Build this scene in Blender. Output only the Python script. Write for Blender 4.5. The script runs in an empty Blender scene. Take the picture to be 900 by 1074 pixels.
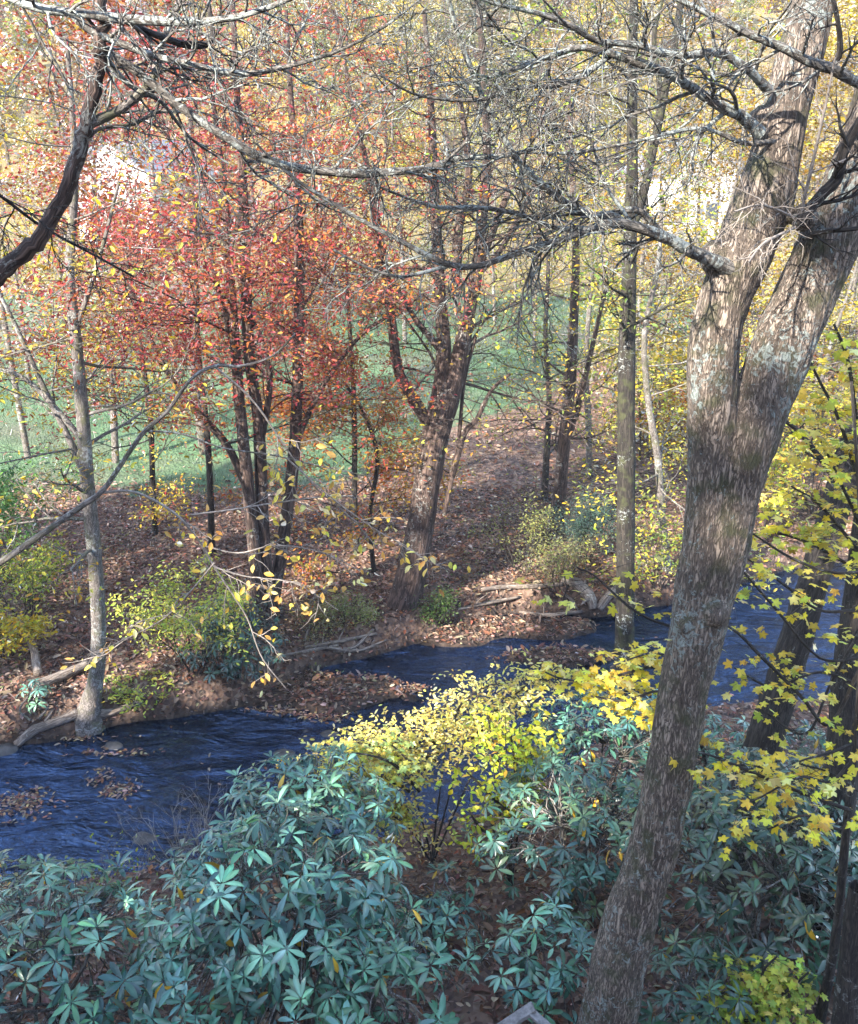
import bpy, math, random
import numpy as np
from mathutils import noise as mnoise, Vector

rng = np.random.default_rng(11)
random.seed(5)
scene = bpy.context.scene
COL = scene.collection
R = math.radians

# ------------------------------------------------------------------ camera model
CAM_H, PITCH, F = 8.0, R(20.0), 965.0
CP, SP = math.cos(PITCH), math.sin(PITCH)

def ray(px, py):
    x = (px - 450.0) / F
    y = (537.0 - py) / F
    return np.array([x, CP + y * SP, -SP + y * CP])

def P(px, py, Y):
    d = ray(px, py)
    t = Y / d[1]
    return np.array([d[0] * t, Y, CAM_H + d[2] * t])

def mpp(p):
    """metres covered by one photo pixel at world point p"""
    return (p[1] * CP + (CAM_H - p[2]) * SP) / F

def onz(px, py, z=0.0):
    d = ray(px, py)
    t = (z - CAM_H) / d[2]
    return np.array([d[0] * t, d[1] * t, z])

def lin(r, g, b):
    f = lambda c: (c / 255.0 / 12.92) if c <= 10 else ((c / 255.0 + 0.055) / 1.055) ** 2.4
    return np.array([f(r), f(g), f(b)])

def smooth(a, b, x):
    t = np.clip((np.asarray(x, float) - a) / (b - a), 0, 1)
    return t * t * (3 - 2 * t)

# ------------------------------------------------------------------ terrain
FAR_PX = [(-160, 835), (0, 792), (60, 783), (125, 768), (205, 748), (285, 733), (340, 705), (400, 690), (440, 675), (480, 662),
          (540, 652), (620, 648), (700, 640), (800, 612), (900, 590), (1000, 570)]
NEAR_PX = [(-200, 1060), (0, 960), (110, 930), (230, 905), (330, 885), (430, 875), (500, 850), (580, 800), (660, 762), (760, 742),
           (900, 720), (1000, 700)]
fw = np.array([onz(*p) for p in FAR_PX]); nw = np.array([onz(*p) for p in NEAR_PX])

def yline(w, x):
    x = np.asarray(x, float)
    o = np.argsort(w[:, 0]); wx = w[o, 0]; wy = w[o, 1]
    y = np.interp(x, wx, wy)
    y = np.where(x < wx[0], wy[0] + (x - wx[0]) * 0.35, y)
    y = np.where(x > wx[-1], wy[-1] + (x - wx[-1]) * 0.6, y)
    return y

# low leaf bars lying at the foot of the far bank (photo pixel centre, radii in metres)
BARS = [((345, 728), 1.55, 0.62), ((470, 668), 0.8, 0.5), ((545, 660), 1.5, 0.5), ((585, 690), .95, .35)]
BARW = [(onz(*c), a, b) for c, a, b in BARS]

def vnoise(x, y, s, seed):
    """cheap smooth value noise"""
    x = np.asarray(x, float) / s + seed * 17.3; y = np.asarray(y, float) / s - seed * 9.1
    xi = np.floor(x); yi = np.floor(y); fx = x - xi; fy = y - yi
    fx = fx * fx * (3 - 2 * fx); fy = fy * fy * (3 - 2 * fy)
    def h(a, b):
        v = np.sin(a * 127.1 + b * 311.7 + seed * 74.7) * 43758.5453
        return v - np.floor(v)
    return (h(xi, yi) * (1 - fx) + h(xi + 1, yi) * fx) * (1 - fy) + (h(xi, yi + 1) * (1 - fx) + h(xi + 1, yi + 1) * fx) * fy

def height(x, y):
    x = np.asarray(x, float); y = np.asarray(y, float)
    wob = (vnoise(x, y, .9, 1) - .5) * .5
    df = y - yline(fw, x) + wob
    dn = yline(nw, x) - y + wob
    far = -0.28 + 0.78 * smooth(-.12, .5, df) + .018 * np.clip(df, 0, 60) + .10 * smooth(0, 4, df)
    hill = .10 * np.clip(y - 60, 0, 18) + .40 * np.clip(y - 78, 0, 85)
    hill = hill + np.clip(x - 8, 0, 40) * .05 * smooth(22, 40, y)
    far = far + hill
    near = -0.28 + .55 * smooth(-.15, .5, dn) + .06 * np.clip(dn, 0, 8) + .2 * np.clip(9.5 - y, 0, 4.5) + .5 * np.clip(5 - y, 0, 65)
    h = np.where(df > dn, far, near)
    h = h + (vnoise(x, y, .45, 2) - .5) * .07 * smooth(0, 1, np.maximum(df, dn)) + (vnoise(x, y, 3.1, 3) - .5) * .3 * smooth(.5, 4, np.maximum(df, dn))
    for c, a, b in BARW:
        e = ((x - c[0]) / a) ** 2 + ((y - c[1]) / b) ** 2
        e = e + (vnoise(x, y, .4, 5) - .5) * .9
        h = np.maximum(h, -.28 + .36 * (1 - smooth(.6, 1.35, e)))
    return h

def ground(px, py):
    d = ray(px, py)
    t = 2.0
    o = np.array([0, 0, CAM_H])
    while t < 300:
        p = o + d * t
        if p[2] < float(height(p[0], p[1])):
            return np.array([p[0], p[1], float(height(p[0], p[1]))])
        t += .05
    return o + d * 120

def gz(x, y):
    return float(height(x, y))

# ------------------------------------------------------------------ mesh builder
def unit(v):
    v = np.asarray(v, float)
    return v / (np.linalg.norm(v, axis=-1, keepdims=True) + 1e-9)

class MB:
    def __init__(s):
        s.v = []; s.q = []; s.t = []; s.c = []; s.r = []; s.n = 0
    def add(s, v, quads=None, tris=None, col=(.5, .5, .5), rest=None):
        v = np.asarray(v, float); k = len(v)
        s.v.append(v)
        col = np.asarray(col, float)
        s.c.append(np.broadcast_to(col, (k, 3)) if col.ndim == 1 else col)
        s.r.append(v if rest is None else rest)
        if quads is not None and len(quads): s.q.append(np.asarray(quads) + s.n)
        if tris is not None and len(tris): s.t.append(np.asarray(tris) + s.n)
        s.n += k
    def build(s, name, m, parent=None, smoothed=True, link=True):
        me = bpy.data.meshes.new(name)
        v = np.concatenate(s.v) if s.v else np.zeros((0, 3))
        if parent is not None:
            v = v - np.array(world_loc(parent))
        q = np.concatenate(s.q) if s.q else np.zeros((0, 4), int)
        t = np.concatenate(s.t) if s.t else np.zeros((0, 3), int)
        me.vertices.add(len(v)); me.vertices.foreach_set('co', v.astype(np.float32).ravel())
        li = np.concatenate([q.ravel(), t.ravel()]).astype(np.int32)
        me.loops.add(len(li)); me.loops.foreach_set('vertex_index', li)
        me.polygons.add(len(q) + len(t))
        st = np.concatenate([np.arange(len(q)) * 4, len(q) * 4 + np.arange(len(t)) * 3]).astype(np.int32)
        me.polygons.foreach_set('loop_start', st)
        me.update(calc_edges=True)
        me.polygons.foreach_set('use_smooth', np.full(len(q) + len(t), smoothed, bool))
        ca = me.attributes.new('Col', 'FLOAT_COLOR', 'POINT')
        c = np.concatenate(s.c); ca.data.foreach_set('color', np.concatenate([c, np.ones((len(c), 1))], 1).astype(np.float32).ravel())
        ra = me.attributes.new('rest', 'FLOAT_VECTOR', 'POINT')
        ra.data.foreach_set('vector', np.concatenate(s.r).astype(np.float32).ravel())
        me.materials.append(m)
        o = bpy.data.objects.new(name, me)
        COL.objects.link(o)
        if parent is not None: o.parent = parent
        return o

def world_loc(o):
    l = Vector((0, 0, 0))
    while o is not None:
        l += o.location; o = o.parent
    return l

def tag(o, label=None, cat=None, group=None, kind=None):
    if label: o['label'] = label
    if cat: o['category'] = cat
    if group: o['group'] = group
    if kind: o['kind'] = kind
    return o

def thing(name, loc, label, cat, group=None):
    o = bpy.data.objects.new(name, None); COL.objects.link(o)
    o.location = [float(a) for a in loc]
    o.empty_display_size = .2
    return tag(o, label, cat, group)

def crs(pts, n):
    """Catmull-Rom resample of rows"""
    p = np.asarray(pts, float)
    if len(p) < 3:
        t = np.linspace(0, 1, n)[:, None]
        return p[0] * (1 - t) + p[-1] * t
    e = np.vstack([2 * p[0] - p[1], p, 2 * p[-1] - p[-2]])
    out = []
    for u in np.linspace(0, len(p) - 1 - 1e-6, n):
        i = int(u); f = u - i
        a, b, c, d = e[i], e[i + 1], e[i + 2], e[i + 3]
        out.append(.5 * (2 * b + (c - a) * f + (2 * a - 5 * b + 4 * c - d) * f * f + (3 * b - a - 3 * c + d) * f ** 3))
    return np.array(out)

def tube(M, pts, rad, seg=6, col=(.5, .5, .5), wob=0., cap=False):
    pts = np.asarray(pts, float); n = len(pts); rad = np.broadcast_to(np.asarray(rad, float), (n,))
    tg = np.gradient(pts, axis=0); tg = unit(tg)
    a = np.array([1., 0, 0]) if abs(tg[0][0]) < .8 else np.array([0, 1., 0])
    U = np.zeros((n, 3)); u = unit(np.cross(tg[0], a))
    for i in range(n):
        u = unit(u - tg[i] * np.dot(u, tg[i])); U[i] = u
    W = np.cross(tg, U)
    th = np.arange(seg) * 2 * math.pi / seg
    rr = rad[:, None] * np.ones(seg)
    if wob: rr = rr * (1 + rng.normal(0, wob, (n, seg)))
    ring = pts[:, None] + rr[..., None] * (np.cos(th)[None, :, None] * U[:, None] + np.sin(th)[None, :, None] * W[:, None])
    ln = np.concatenate([[0], np.cumsum(np.linalg.norm(np.diff(pts, axis=0), axis=1))])
    rm = max(rad.mean(), .004)
    off = rng.uniform(-50, 50, 3)
    rest = np.stack([np.broadcast_to(np.cos(th) * rm, (n, seg)), np.broadcast_to(np.sin(th) * rm, (n, seg)), np.broadcast_to(ln[:, None], (n, seg))], -1) + off
    i = np.arange(n - 1)[:, None] * seg; j = np.arange(seg)[None]; k = (j + 1) % seg
    quads = np.stack([i + j, i + k, i + seg + k, i + seg + j], -1).reshape(-1, 4)
    v = ring.reshape(-1, 3); rest = rest.reshape(-1, 3); tris = None
    if cap:
        v = np.vstack([v, pts[-1], pts[0]]); rest = np.vstack([rest, rest[-1], rest[0]])
        b = (n - 1) * seg; jj = np.arange(seg)
        tris = np.vstack([np.stack([b + jj, b + (jj + 1) % seg, np.full(seg, n * seg)], -1), np.stack([(jj + 1) % seg, jj, np.full(seg, n * seg + 1)], -1)])
    M.add(v, quads, tris, col, rest)

# leaf templates: base at the origin, blade along +x, face +z
def T(v, q=None, t=None): return np.array(v, float), (np.array(q) if q else None), (np.array(t) if t else None)
L_FAR = T([(0, 0, 0), (.5, .33, .08), (1, 0, 0), (.5, -.33, .08)], q=[(0, 1, 2, 3)])
L_OVAL = T([(0, 0, 0), (.3, .2, .06), (.72, .17, .04), (1, 0, -.06), (.72, -.17, .04), (.3, -.2, .06)], q=[(0, 3, 2, 1), (0, 5, 4, 3)])
L_BEECH = T([(0, 0, 0), (.22, .17, .04), (.5, .25, .05), (.8, .15, .0), (1, 0, -.1), (.8, -.15, .0), (.5, -.25, .05), (.22, -.17, .04), (.35, 0, 0), (.7, 0, -.03)],
            q=[(0, 8, 2, 1), (8, 9, 3, 2), (0, 7, 6, 8), (8, 6, 5, 9)], t=[(9, 4, 3), (9, 5, 4)])
L_RHODO = T([(0, 0, 0), (.2, .07, .03), (.5, .145, .035), (.8, .12, -.05), (1, 0, -.2), (.8, -.12, -.05), (.5, -.145, .035), (.2, -.07, .03), (.3, 0, .0), (.65, 0, -.015)],
            q=[(0, 8, 2, 1), (8, 9, 3, 2), (0, 7, 6, 8), (8, 6, 5, 9)], t=[(9, 4, 3), (9, 5, 4)])
def _maple():
    prof = [(180, .12), (150, .36), (118, .55), (95, .36), (74, .5), (54, .82), (38, .55), (27, .45), (15, .68), (0, .78)]
    pts = prof + [(-a, r) for a, r in prof[-2:0:-1]]
    v = [(.36, 0, .03)]
    for a, r in pts:
        v.append((.36 + r * math.cos(R(a)), r * math.sin(R(a)), -.16 * r * r))
    n = len(pts)
    return T(v, t=[(0, 1 + (i + 1) % n, 1 + i) for i in range(n)])
L_MAPLE = _maple()
L_NEEDLE = T([(0, -.03, 0), (1, -.02, 0), (1, .02, 0), (0, .03, 0)], q=[(0, 1, 2, 3)])

def leaves(M, tpl, pos, axis, nrm, size, col):
    tv, tq, tt = tpl
    n = len(pos)
    if n == 0: return
    x = unit(axis); z = unit(nrm - x * np.sum(nrm * x, 1, keepdims=True)); y = np.cross(z, x)
    s = np.broadcast_to(np.asarray(size, float), (n,))[:, None, None]
    v = tv[None, :, 0, None] * x[:, None] + tv[None, :, 1, None] * y[:, None] + tv[None, :, 2, None] * z[:, None]
    v = pos[:, None] + v * s
    k = len(tv); o = (np.arange(n) * k)[:, None, None]
    q = (tq[None] + o).reshape(-1, 4) if tq is not None else None
    t = (tt[None] + o).reshape(-1, 3) if tt is not None else None
    cv = np.repeat(col, k, 0).reshape(n, k, 3)
    if tpl is L_RHODO: cv = cv * np.array([1.5, 1, .95, .95, 1, .95, .95, 1, 1.45, 1.3])[None, :, None]
    elif tpl is L_MAPLE: cv = cv * np.concatenate([[1.1], np.where(np.arange(k - 1) % 2, .92, 1.05)])[None, :, None]
    if k > 6: cv = cv * rng.lognormal(0, .13, (n, k, 1)); tipm = (rng.random((n, k, 1)) < .06) & (np.arange(k)[None, :, None] > 1); cv = np.where(tipm, cv * np.array([.75, .5, .5]), cv)
    M.add(v.reshape(-1, 3), q, t, cv.reshape(-1, 3))

def pal(n, cols, w=None, var=.16):
    cols = np.array(cols); w = None if w is None else np.array(w) / np.sum(w)
    c = cols[rng.choice(len(cols), n, p=w)]
    c = c * rng.lognormal(0, var, (n, 1)) * rng.lognormal(0, var * .35, (n, 3))
    return np.clip(c, 0.003, .9)

def rdir(n, up=0.0, upw=1.0):
    d = rng.normal(0, 1, (n, 3)); d = unit(d); d[:, 2] = d[:, 2] * upw + up
    return unit(d)

# ------------------------------------------------------------------ materials
class G:
    def __init__(s, name):
        s.m = bpy.data.materials.new(name); s.m.use_nodes = True; s.t = s.m.node_tree; s.t.nodes.clear()
        s.out = s.t.nodes.new('ShaderNodeOutputMaterial')
    def n(s, typ, _set=None, **kw):
        nd = s.t.nodes.new(typ)
        for k, v in (_set or {}).items(): setattr(nd, k, v)
        for k, v in kw.items():
            key = int(k[1:]) if k[0] == 'i' and k[1:].isdigit() else k.replace('_', ' ')
            s.set(nd.inputs[key], v)
        return nd
    def set(s, inp, v):
        if isinstance(v, bpy.types.NodeSocket): s.t.links.new(v, inp)
        elif isinstance(v, bpy.types.Node): s.t.links.new(v.outputs[0], inp)
        else:
            if hasattr(v, '__len__') and len(v) == 3 and inp.type == 'RGBA': v = (*v, 1)
            inp.default_value = v
    def attr(s, name, out=0): return s.n('ShaderNodeAttribute', {'attribute_name': name}).outputs[out]
    def noise(s, vec, scale, detail=4, rough=.55, dist=0.): return s.n('ShaderNodeTexNoise', Vector=vec, Scale=scale, Detail=detail, Roughness=rough, Distortion=dist).outputs[0]
    def ramp(s, fac, stops):
        r = s.n('ShaderNodeValToRGB', Fac=fac); e = r.color_ramp.elements
        while len(e) < len(stops): e.new(.5)
        for el, (p, c) in zip(e, stops):
            el.position = p; el.color = (*(c if hasattr(c, '__len__') else (c, c, c)), 1)
        return r.outputs[0]
    def mix(s, fac, a, b, mode='MIX'):
        nd = s.n('ShaderNodeMix', {'data_type': 'RGBA', 'blend_type': mode}); s.set(nd.inputs[0], fac); s.set(nd.inputs[6], a); s.set(nd.inputs[7], b)
        return nd.outputs[2]
    def math(s, op, a, b=0.): return s.n('ShaderNodeMath', {'operation': op}, i0=a, i1=b).outputs[0]
    def scale(s, vec, sc): return s.n('ShaderNodeVectorMath', {'operation': 'MULTIPLY'}, i0=vec, i1=sc).outputs[0]
    def bump(s, h, strength, dist): return s.n('ShaderNodeBump', Height=h, Strength=strength, Distance=dist).outputs[0]
    def end(s, sh):
        s.t.links.new(sh if isinstance(sh, bpy.types.NodeSocket) else sh.outputs[0], s.out.inputs[0]); return s.m

def bark(name, dark, mid, pale, lichen=(.33, .36, .33), lich=.5, fine=60., stretch=.16, moss=None, bumpd=.012, objcoord=False, ridge=1.0):
    g = G(name)
    v = g.n('ShaderNodeTexCoord').outputs['Object'] if objcoord else g.attr('rest', 1)
    vs = g.scale(v, (1, 1, stretch))
    wn = g.n('ShaderNodeTexNoise', Vector=vs, Scale=fine * .3, Detail=3.)
    vs = g.n('ShaderNodeVectorMath', {'operation': 'MULTIPLY_ADD'}, i0=wn.outputs[1], i1=(1.3 / fine,) * 3, i2=vs).outputs[0]
    warp = g.noise(v, 6, 2)
    n1 = g.noise(vs, fine, 5, .62, .6)
    n2 = g.math('ABSOLUTE', g.math('SUBTRACT', g.noise(vs, fine * .62, 3, .6, .5), .5)); n3 = g.math('ABSOLUTE', g.math('SUBTRACT', g.noise(vs, fine * .27, 3, .6, .8), .5))
    crack = g.math('MULTIPLY', g.ramp(n2, [(0, .05), (.08, 1.)]), g.ramp(n3, [(0, .2), (.07, 1.)]))
    h = g.math('ADD', g.math('MULTIPLY', n1, 1. - .5 * ridge), g.math('MULTIPLY', crack, .5 * ridge))
    c = g.ramp(h, [(.22, dark), (.5, mid), (.8, pale)])
    big = g.noise(v, 4.5, 3)
    c = g.mix(g.math('MULTIPLY', g.math('MULTIPLY', g.ramp(big, [(.35, 0.), (.7, 1.)]), .5), h), c, pale)
    if moss is not None:
        c = g.mix(g.math('MULTIPLY', g.ramp(g.noise(v, 7, 5), [(.5, 0.), (.66, 1.)]), .75), c, moss)
    ln = g.noise(v, 21, 8, .75, .8); lb = g.noise(v, 2.2, 2)
    lm = g.ramp(g.math('ADD', ln, g.math('MULTIPLY', g.math('SUBTRACT', lb, .5), .5)), [(.66 - lich * .16, 0.), (.70 - lich * .16, 1.)])
    c = g.mix(g.math('MULTIPLY', lm, .7), c, lichen)
    b = g.bump(g.math('ADD', h, g.math('MULTIPLY', lm, .12)), .9, bumpd)
    return g.end(g.n('ShaderNodeBsdfPrincipled', Base_Color=c, Roughness=.9, Normal=b))

B_BIG = bark('hemlock_bark', (.032, .024, .019), (.125, .094, .074), (.35, .28, .225), (.34, .40, .38), .5, 80, .2, (.06, .065, .028), .026, objcoord=True, ridge=1.)
B_GREY = bark('grey_bark', (.035, .03, .027), (.13, .11, .098), (.25, .22, .20), (.38, .40, .38), .55, 70, .3, (.1, .1, .05), .006)
B_BROWN = bark('brown_bark', (.014, .009, .008), (.062, .038, .030), (.15, .10, .08), (.33, .33, .30), .35, 40, .12, None, .012)
B_DARK = bark('dark_bark', (.010, .008, .008), (.032, .026, .023), (.07, .058, .05), (.26, .28, .26), .25, 55, .14, None, .012)
B_LICH = bark('lichen_branch_bark', (.03, .026, .024), (.09, .08, .07), (.2, .18, .16), (.36, .40, .38), .95, 70, .35, None, .006)
B_TWIG = bark('pale_twig_bark', (.13, .11, .095), (.26, .22, .19), (.38, .33, .29), (.4, .4, .37), .2, 90, .3, None, .002)
B_DEAD = bark('dead_wood', (.05, .037, .03), (.2, .155, .125), (.36, .3, .25), (.4, .4, .36), .2, 60, .1, None, .006)

def leafmat(name, trans=.4, gloss=.04, rough=.5):
    g = G(name)
    c = g.attr('Col')
    d = g.n('ShaderNodeBsdfDiffuse', Color=c)
    tc = g.n('ShaderNodeHueSaturation', Saturation=1.1, Value=1.05, Color=c)
    t = g.n('ShaderNodeBsdfTranslucent', Color=tc)
    m = g.n('ShaderNodeMixShader', i0=trans, i1=d, i2=t)
    gl = g.n('ShaderNodeBsdfGlossy', Color=(1, 1, 1), Roughness=rough)
    fr = g.n('ShaderNodeFresnel', IOR=1.42)
    f = g.math('MULTIPLY', fr.outputs[0], gloss * 10)
    return g.end(g.n('ShaderNodeMixShader', i0=f, i1=m, i2=gl))
M_LEAF = leafmat('autumn_leaf', .45, .04, .5)
M_RHODO = leafmat('rhododendron_leaf', .1, .16, .3)
M_LITTER = leafmat('fallen_leaf', .12, .04, .55)

def ground_mat():
    g = G('ground')
    v = g.n('ShaderNodeTexCoord').outputs['Object']
    z = g.n('ShaderNodeSeparateColor', Color=g.attr('Col'))
    vo = g.n('ShaderNodeTexVoronoi', Vector=v, Scale=13.); cc = g.n('ShaderNodeSeparateColor', Color=vo.outputs['Color'])
    lit = g.ramp(cc.outputs[0], [(0, (.035, .022, .018)), (.3, (.10, .058, .045)), (.6, (.155, .092, .062)), (.85, (.22, .14, .10)), (1, (.29, .21, .155))])
    big = g.noise(v, .7, 4)
    lit = g.mix(g.math('MULTIPLY', g.ramp(big, [(.4, 0.), (.7, 1.)]), .4), lit, (.06, .042, .032))
    gn = g.noise(v, 5.5, 6, .7); gb = g.noise(v, .33, 4)
    gra = g.ramp(gn, [(.3, (.04, .085, .035)), (.55, (.085, .155, .068)), (.75, (.14, .21, .095))])
    gra = g.mix(g.ramp(gb, [(.46, 0.), (.66, .8)]), gra, (.13, .115, .08))
    st = g.ramp(gn, [(.3, (.11, .085, .03)), (.6, (.22, .165, .06)), (.8, (.30, .235, .10))])
    edge = g.math('MULTIPLY', g.math('SUBTRACT', g.noise(v, 1.6, 5, .65), .5), 1.1)
    fm = g.ramp(g.math('ADD', z.outputs[0], edge), [(.42, 0.), (.58, 1.)])
    fs = g.ramp(g.math('ADD', z.outputs[1], edge), [(.42, 0.), (.58, 1.)])
    c = g.mix(fm, lit, gra); c = g.mix(fs, c, st)
    c = g.mix(z.outputs[2], c, (.022, .015, .011))
    h = g.math('ADD', g.math('MULTIPLY', vo.outputs[0], .8), g.math('MULTIPLY', gn, .6))
    return g.end(g.n('ShaderNodeBsdfPrincipled', Base_Color=c, Roughness=.85, Normal=g.bump(h, .8, .05)))

def water_mat():
    g = G('stream_water')
    v = g.n('ShaderNodeTexCoord').outputs['Object']
    rot = g.n('ShaderNodeMapping', Vector=v); rot.inputs['Rotation'].default_value = (0, 0, R(28)); rot.inputs['Scale'].default_value = (1.0, 2.1, 1)
    w = rot.outputs[0]
    n1 = g.noise(w, .8, 3, .5, 1.0); n2 = g.noise(w, 5.2, 4, .6, 1.2); n3 = g.noise(w, 15, 3, .6, .6)
    h = g.math('ADD', g.math('ADD', g.math('MULTIPLY', n1, 2.4), g.math('MULTIPLY', n2, .40)), g.math('MULTIPLY', n3, .10))
    b = g.n('ShaderNodeBump', Height=h, Strength=g.ramp(g.noise(v, .45, 3, .6, .5), [(.38, .25), (.62, 1.)]), Distance=.22).outputs[0]
    tr = g.n('ShaderNodeBsdfTransparent', Color=(.22, .17, .135))
    gl = g.n('ShaderNodeBsdfGlossy', Color=(.36, .55, 1), Roughness=.04, Normal=b)
    fr = g.n('ShaderNodeFresnel', IOR=1.7, Normal=b)
    return g.end(g.n('ShaderNodeMixShader', i0=g.math('MINIMUM', g.math('MULTIPLY', fr.outputs[0], 1.8), .95), i1=tr, i2=gl))

def plain(name, c, c2, sc=8., rough=.8, bumpd=.004):
    g = G(name); v = g.n('ShaderNodeTexCoord').outputs['Object']; n = g.noise(v, sc, 5, .6)
    return g.end(g.n('ShaderNodeBsdfPrincipled', Base_Color=g.ramp(n, [(.3, c), (.7, c2)]), Roughness=rough, Normal=g.bump(n, .6, bumpd)))

M_GROUND = ground_mat(); M_WATER = water_mat()
M_STONE = plain('river_stone', (.03, .028, .027), (.11, .10, .095), 9, .6, .02)
M_PLANK = plain('weathered_plank', (.13, .12, .115), (.3, .28, .27), 30, .85)
M_WALL = plain('white_siding', (.5, .5, .52), (.62, .62, .63), 3, .6)
M_ROOF = plain('grey_roofing', (.13, .15, .19), (.22, .24, .29), 6, .7)
M_GLASS = plain('window_glass', (.03, .04, .05), (.06, .07, .09), 3, .1)

# ------------------------------------------------------------------ light
SUN_EL = R(31); s2 = unit([.65, .76]); toSun = np.array([-s2[0] * math.cos(SUN_EL), -s2[1] * math.cos(SUN_EL), math.sin(SUN_EL)])
w = bpy.data.worlds.new('World'); scene.world = w; w.use_nodes = True
nt = w.node_tree; nt.nodes.clear()
sky = nt.nodes.new('ShaderNodeTexSky'); sky.sky_type = 'NISHITA'; sky.sun_disc = False
sky.sun_elevation = SUN_EL; sky.sun_rotation = math.atan2(toSun[0], toSun[1]); sky.air_density = 1.0; sky.dust_density = .6
bg = nt.nodes.new('ShaderNodeBackground'); bg.inputs[1].default_value = .15
wo = nt.nodes.new('ShaderNodeOutputWorld'); nt.links.new(sky.outputs[0], bg.inputs[0]); nt.links.new(bg.outputs[0], wo.inputs[0])
sl = bpy.data.lights.new('sun', 'SUN'); sl.energy = 4.2; sl.angle = R(.6); sl.color = (1, .93, .82)
so = bpy.data.objects.new('sun', sl); COL.objects.link(so); so.rotation_euler = Vector(toSun).to_track_quat('Z', 'Y').to_euler(); so.location = (-20, -15, 30)

cam = bpy.data.cameras.new('camera'); co = bpy.data.objects.new('camera', cam); COL.objects.link(co)
co.location = (0, 0, CAM_H); co.rotation_euler = (math.pi / 2 - PITCH, 0, 0)
cam.sensor_fit = 'HORIZONTAL'; cam.angle = 2 * math.atan(450 / F); cam.clip_end = 1000; cam.clip_start = .05
scene.camera = co
vs_ = scene.view_settings; vs_.view_transform = 'Standard'; vs_.look = 'None'; vs_.exposure = 2.4; vs_.gamma = 1
scene.render.engine = 'CYCLES'
cy = scene.cycles; cy.max_bounces = 6; cy.diffuse_bounces = 3; cy.glossy_bounces = 2; cy.transmission_bounces = 3; cy.transparent_max_bounces = 8
cy.use_denoising = True

# ------------------------------------------------------------------ ground + water
def axis_(lo, hi, flo, fhi, step, grow):
    a = list(np.arange(flo, fhi, step)); s = step
    while a[-1] < hi: s *= grow; a.append(a[-1] + s)
    s = step; b = [a[0]]
    while b[-1] > lo: s *= grow; b.append(b[-1] - s)
    return np.array(b[:0:-1] + a)
gx = axis_(-260, 260, -13, 15, .13, 1.09); gy = axis_(-120, 420, 2, 30, .13, 1.06)
X, Y = np.meshgrid(gx, gy); H = height(X, Y)
def zones(x, y):
    df = y - yline(fw, x)
    edge = 21.5 + 8 * smooth(-3.5, 3, x) + 10 * smooth(3.0, 7.5, x)
    md = smooth(-2.5, 2.5, y - edge) * (1 - smooth(56, 64, y)) * (1 - smooth(9, 14, x - (y - 25) * .12))
    stw = smooth(54, 60, y) * (1 - smooth(24, 34, x) * (1 - smooth(70, 80, y)))
    dn = yline(nw, x) - y
    wet = 1 - smooth(-.02, .22, height(x, y))
    return md, stw, wet
md, stw, wet = zones(X, Y)
g_ = MB()
ny, nx = X.shape
ii = np.arange(ny - 1)[:, None] * nx; jj = np.arange(nx - 1)[None]
g_.add(np.stack([X, Y, H], -1).reshape(-1, 3), np.stack([ii + jj, ii + jj + 1, ii + nx + jj + 1, ii + nx + jj], -1).reshape(-1, 4), None, np.stack([md, stw, wet], -1).reshape(-1, 3))
tag(g_.build('ground', M_GROUND), kind='structure')
wx = np.linspace(-70, 70, 60); wy = np.linspace(-6, 60, 40); WX, WY = np.meshgrid(wx, wy)
ok = MB(); n0 = len(wx)
ii = np.arange(len(wy) - 1)[:, None] * n0; jj = np.arange(n0 - 1)[None]
ok.add(np.stack([WX, WY, 0 * WX], -1).reshape(-1, 3), np.stack([ii + jj, ii + jj + 1, ii + n0 + jj + 1, ii + n0 + jj], -1).reshape(-1, 4))
tag(ok.build('stream_water', M_WATER), kind='structure')

# ------------------------------------------------------------------ palettes (own leaf colours)
YEL = [(.62, .47, .05), (.55, .36, .03), (.5, .46, .08), (.40, .40, .06)]
YGR = [(.34, .38, .05), (.22, .30, .05), (.48, .44, .06), (.16, .24, .05)]
GOLD = [(.50, .30, .04), (.42, .22, .03), (.36, .27, .05), (.28, .2, .05)]
RED = [(.36, .055, .05), (.42, .09, .05), (.28, .04, .05), (.46, .16, .045), (.38, .09, .08)]
ORG = [(.52, .17, .04), (.46, .22, .05), (.44, .10, .06), (.42, .28, .06)]
PALE = [(.62, .5, .2), (.55, .45, .22), (.6, .52, .12)]
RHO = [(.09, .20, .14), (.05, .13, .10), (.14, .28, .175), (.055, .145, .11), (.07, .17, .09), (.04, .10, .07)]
DGR = [(.03, .06, .03), (.045, .085, .04), (.025, .05, .03)]
LIT = [(.16, .085, .055), (.22, .125, .085), (.09, .05, .035), (.27, .18, .13), (.22, .095, .05), (.36, .27, .2), (.13, .07, .05)]

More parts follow.
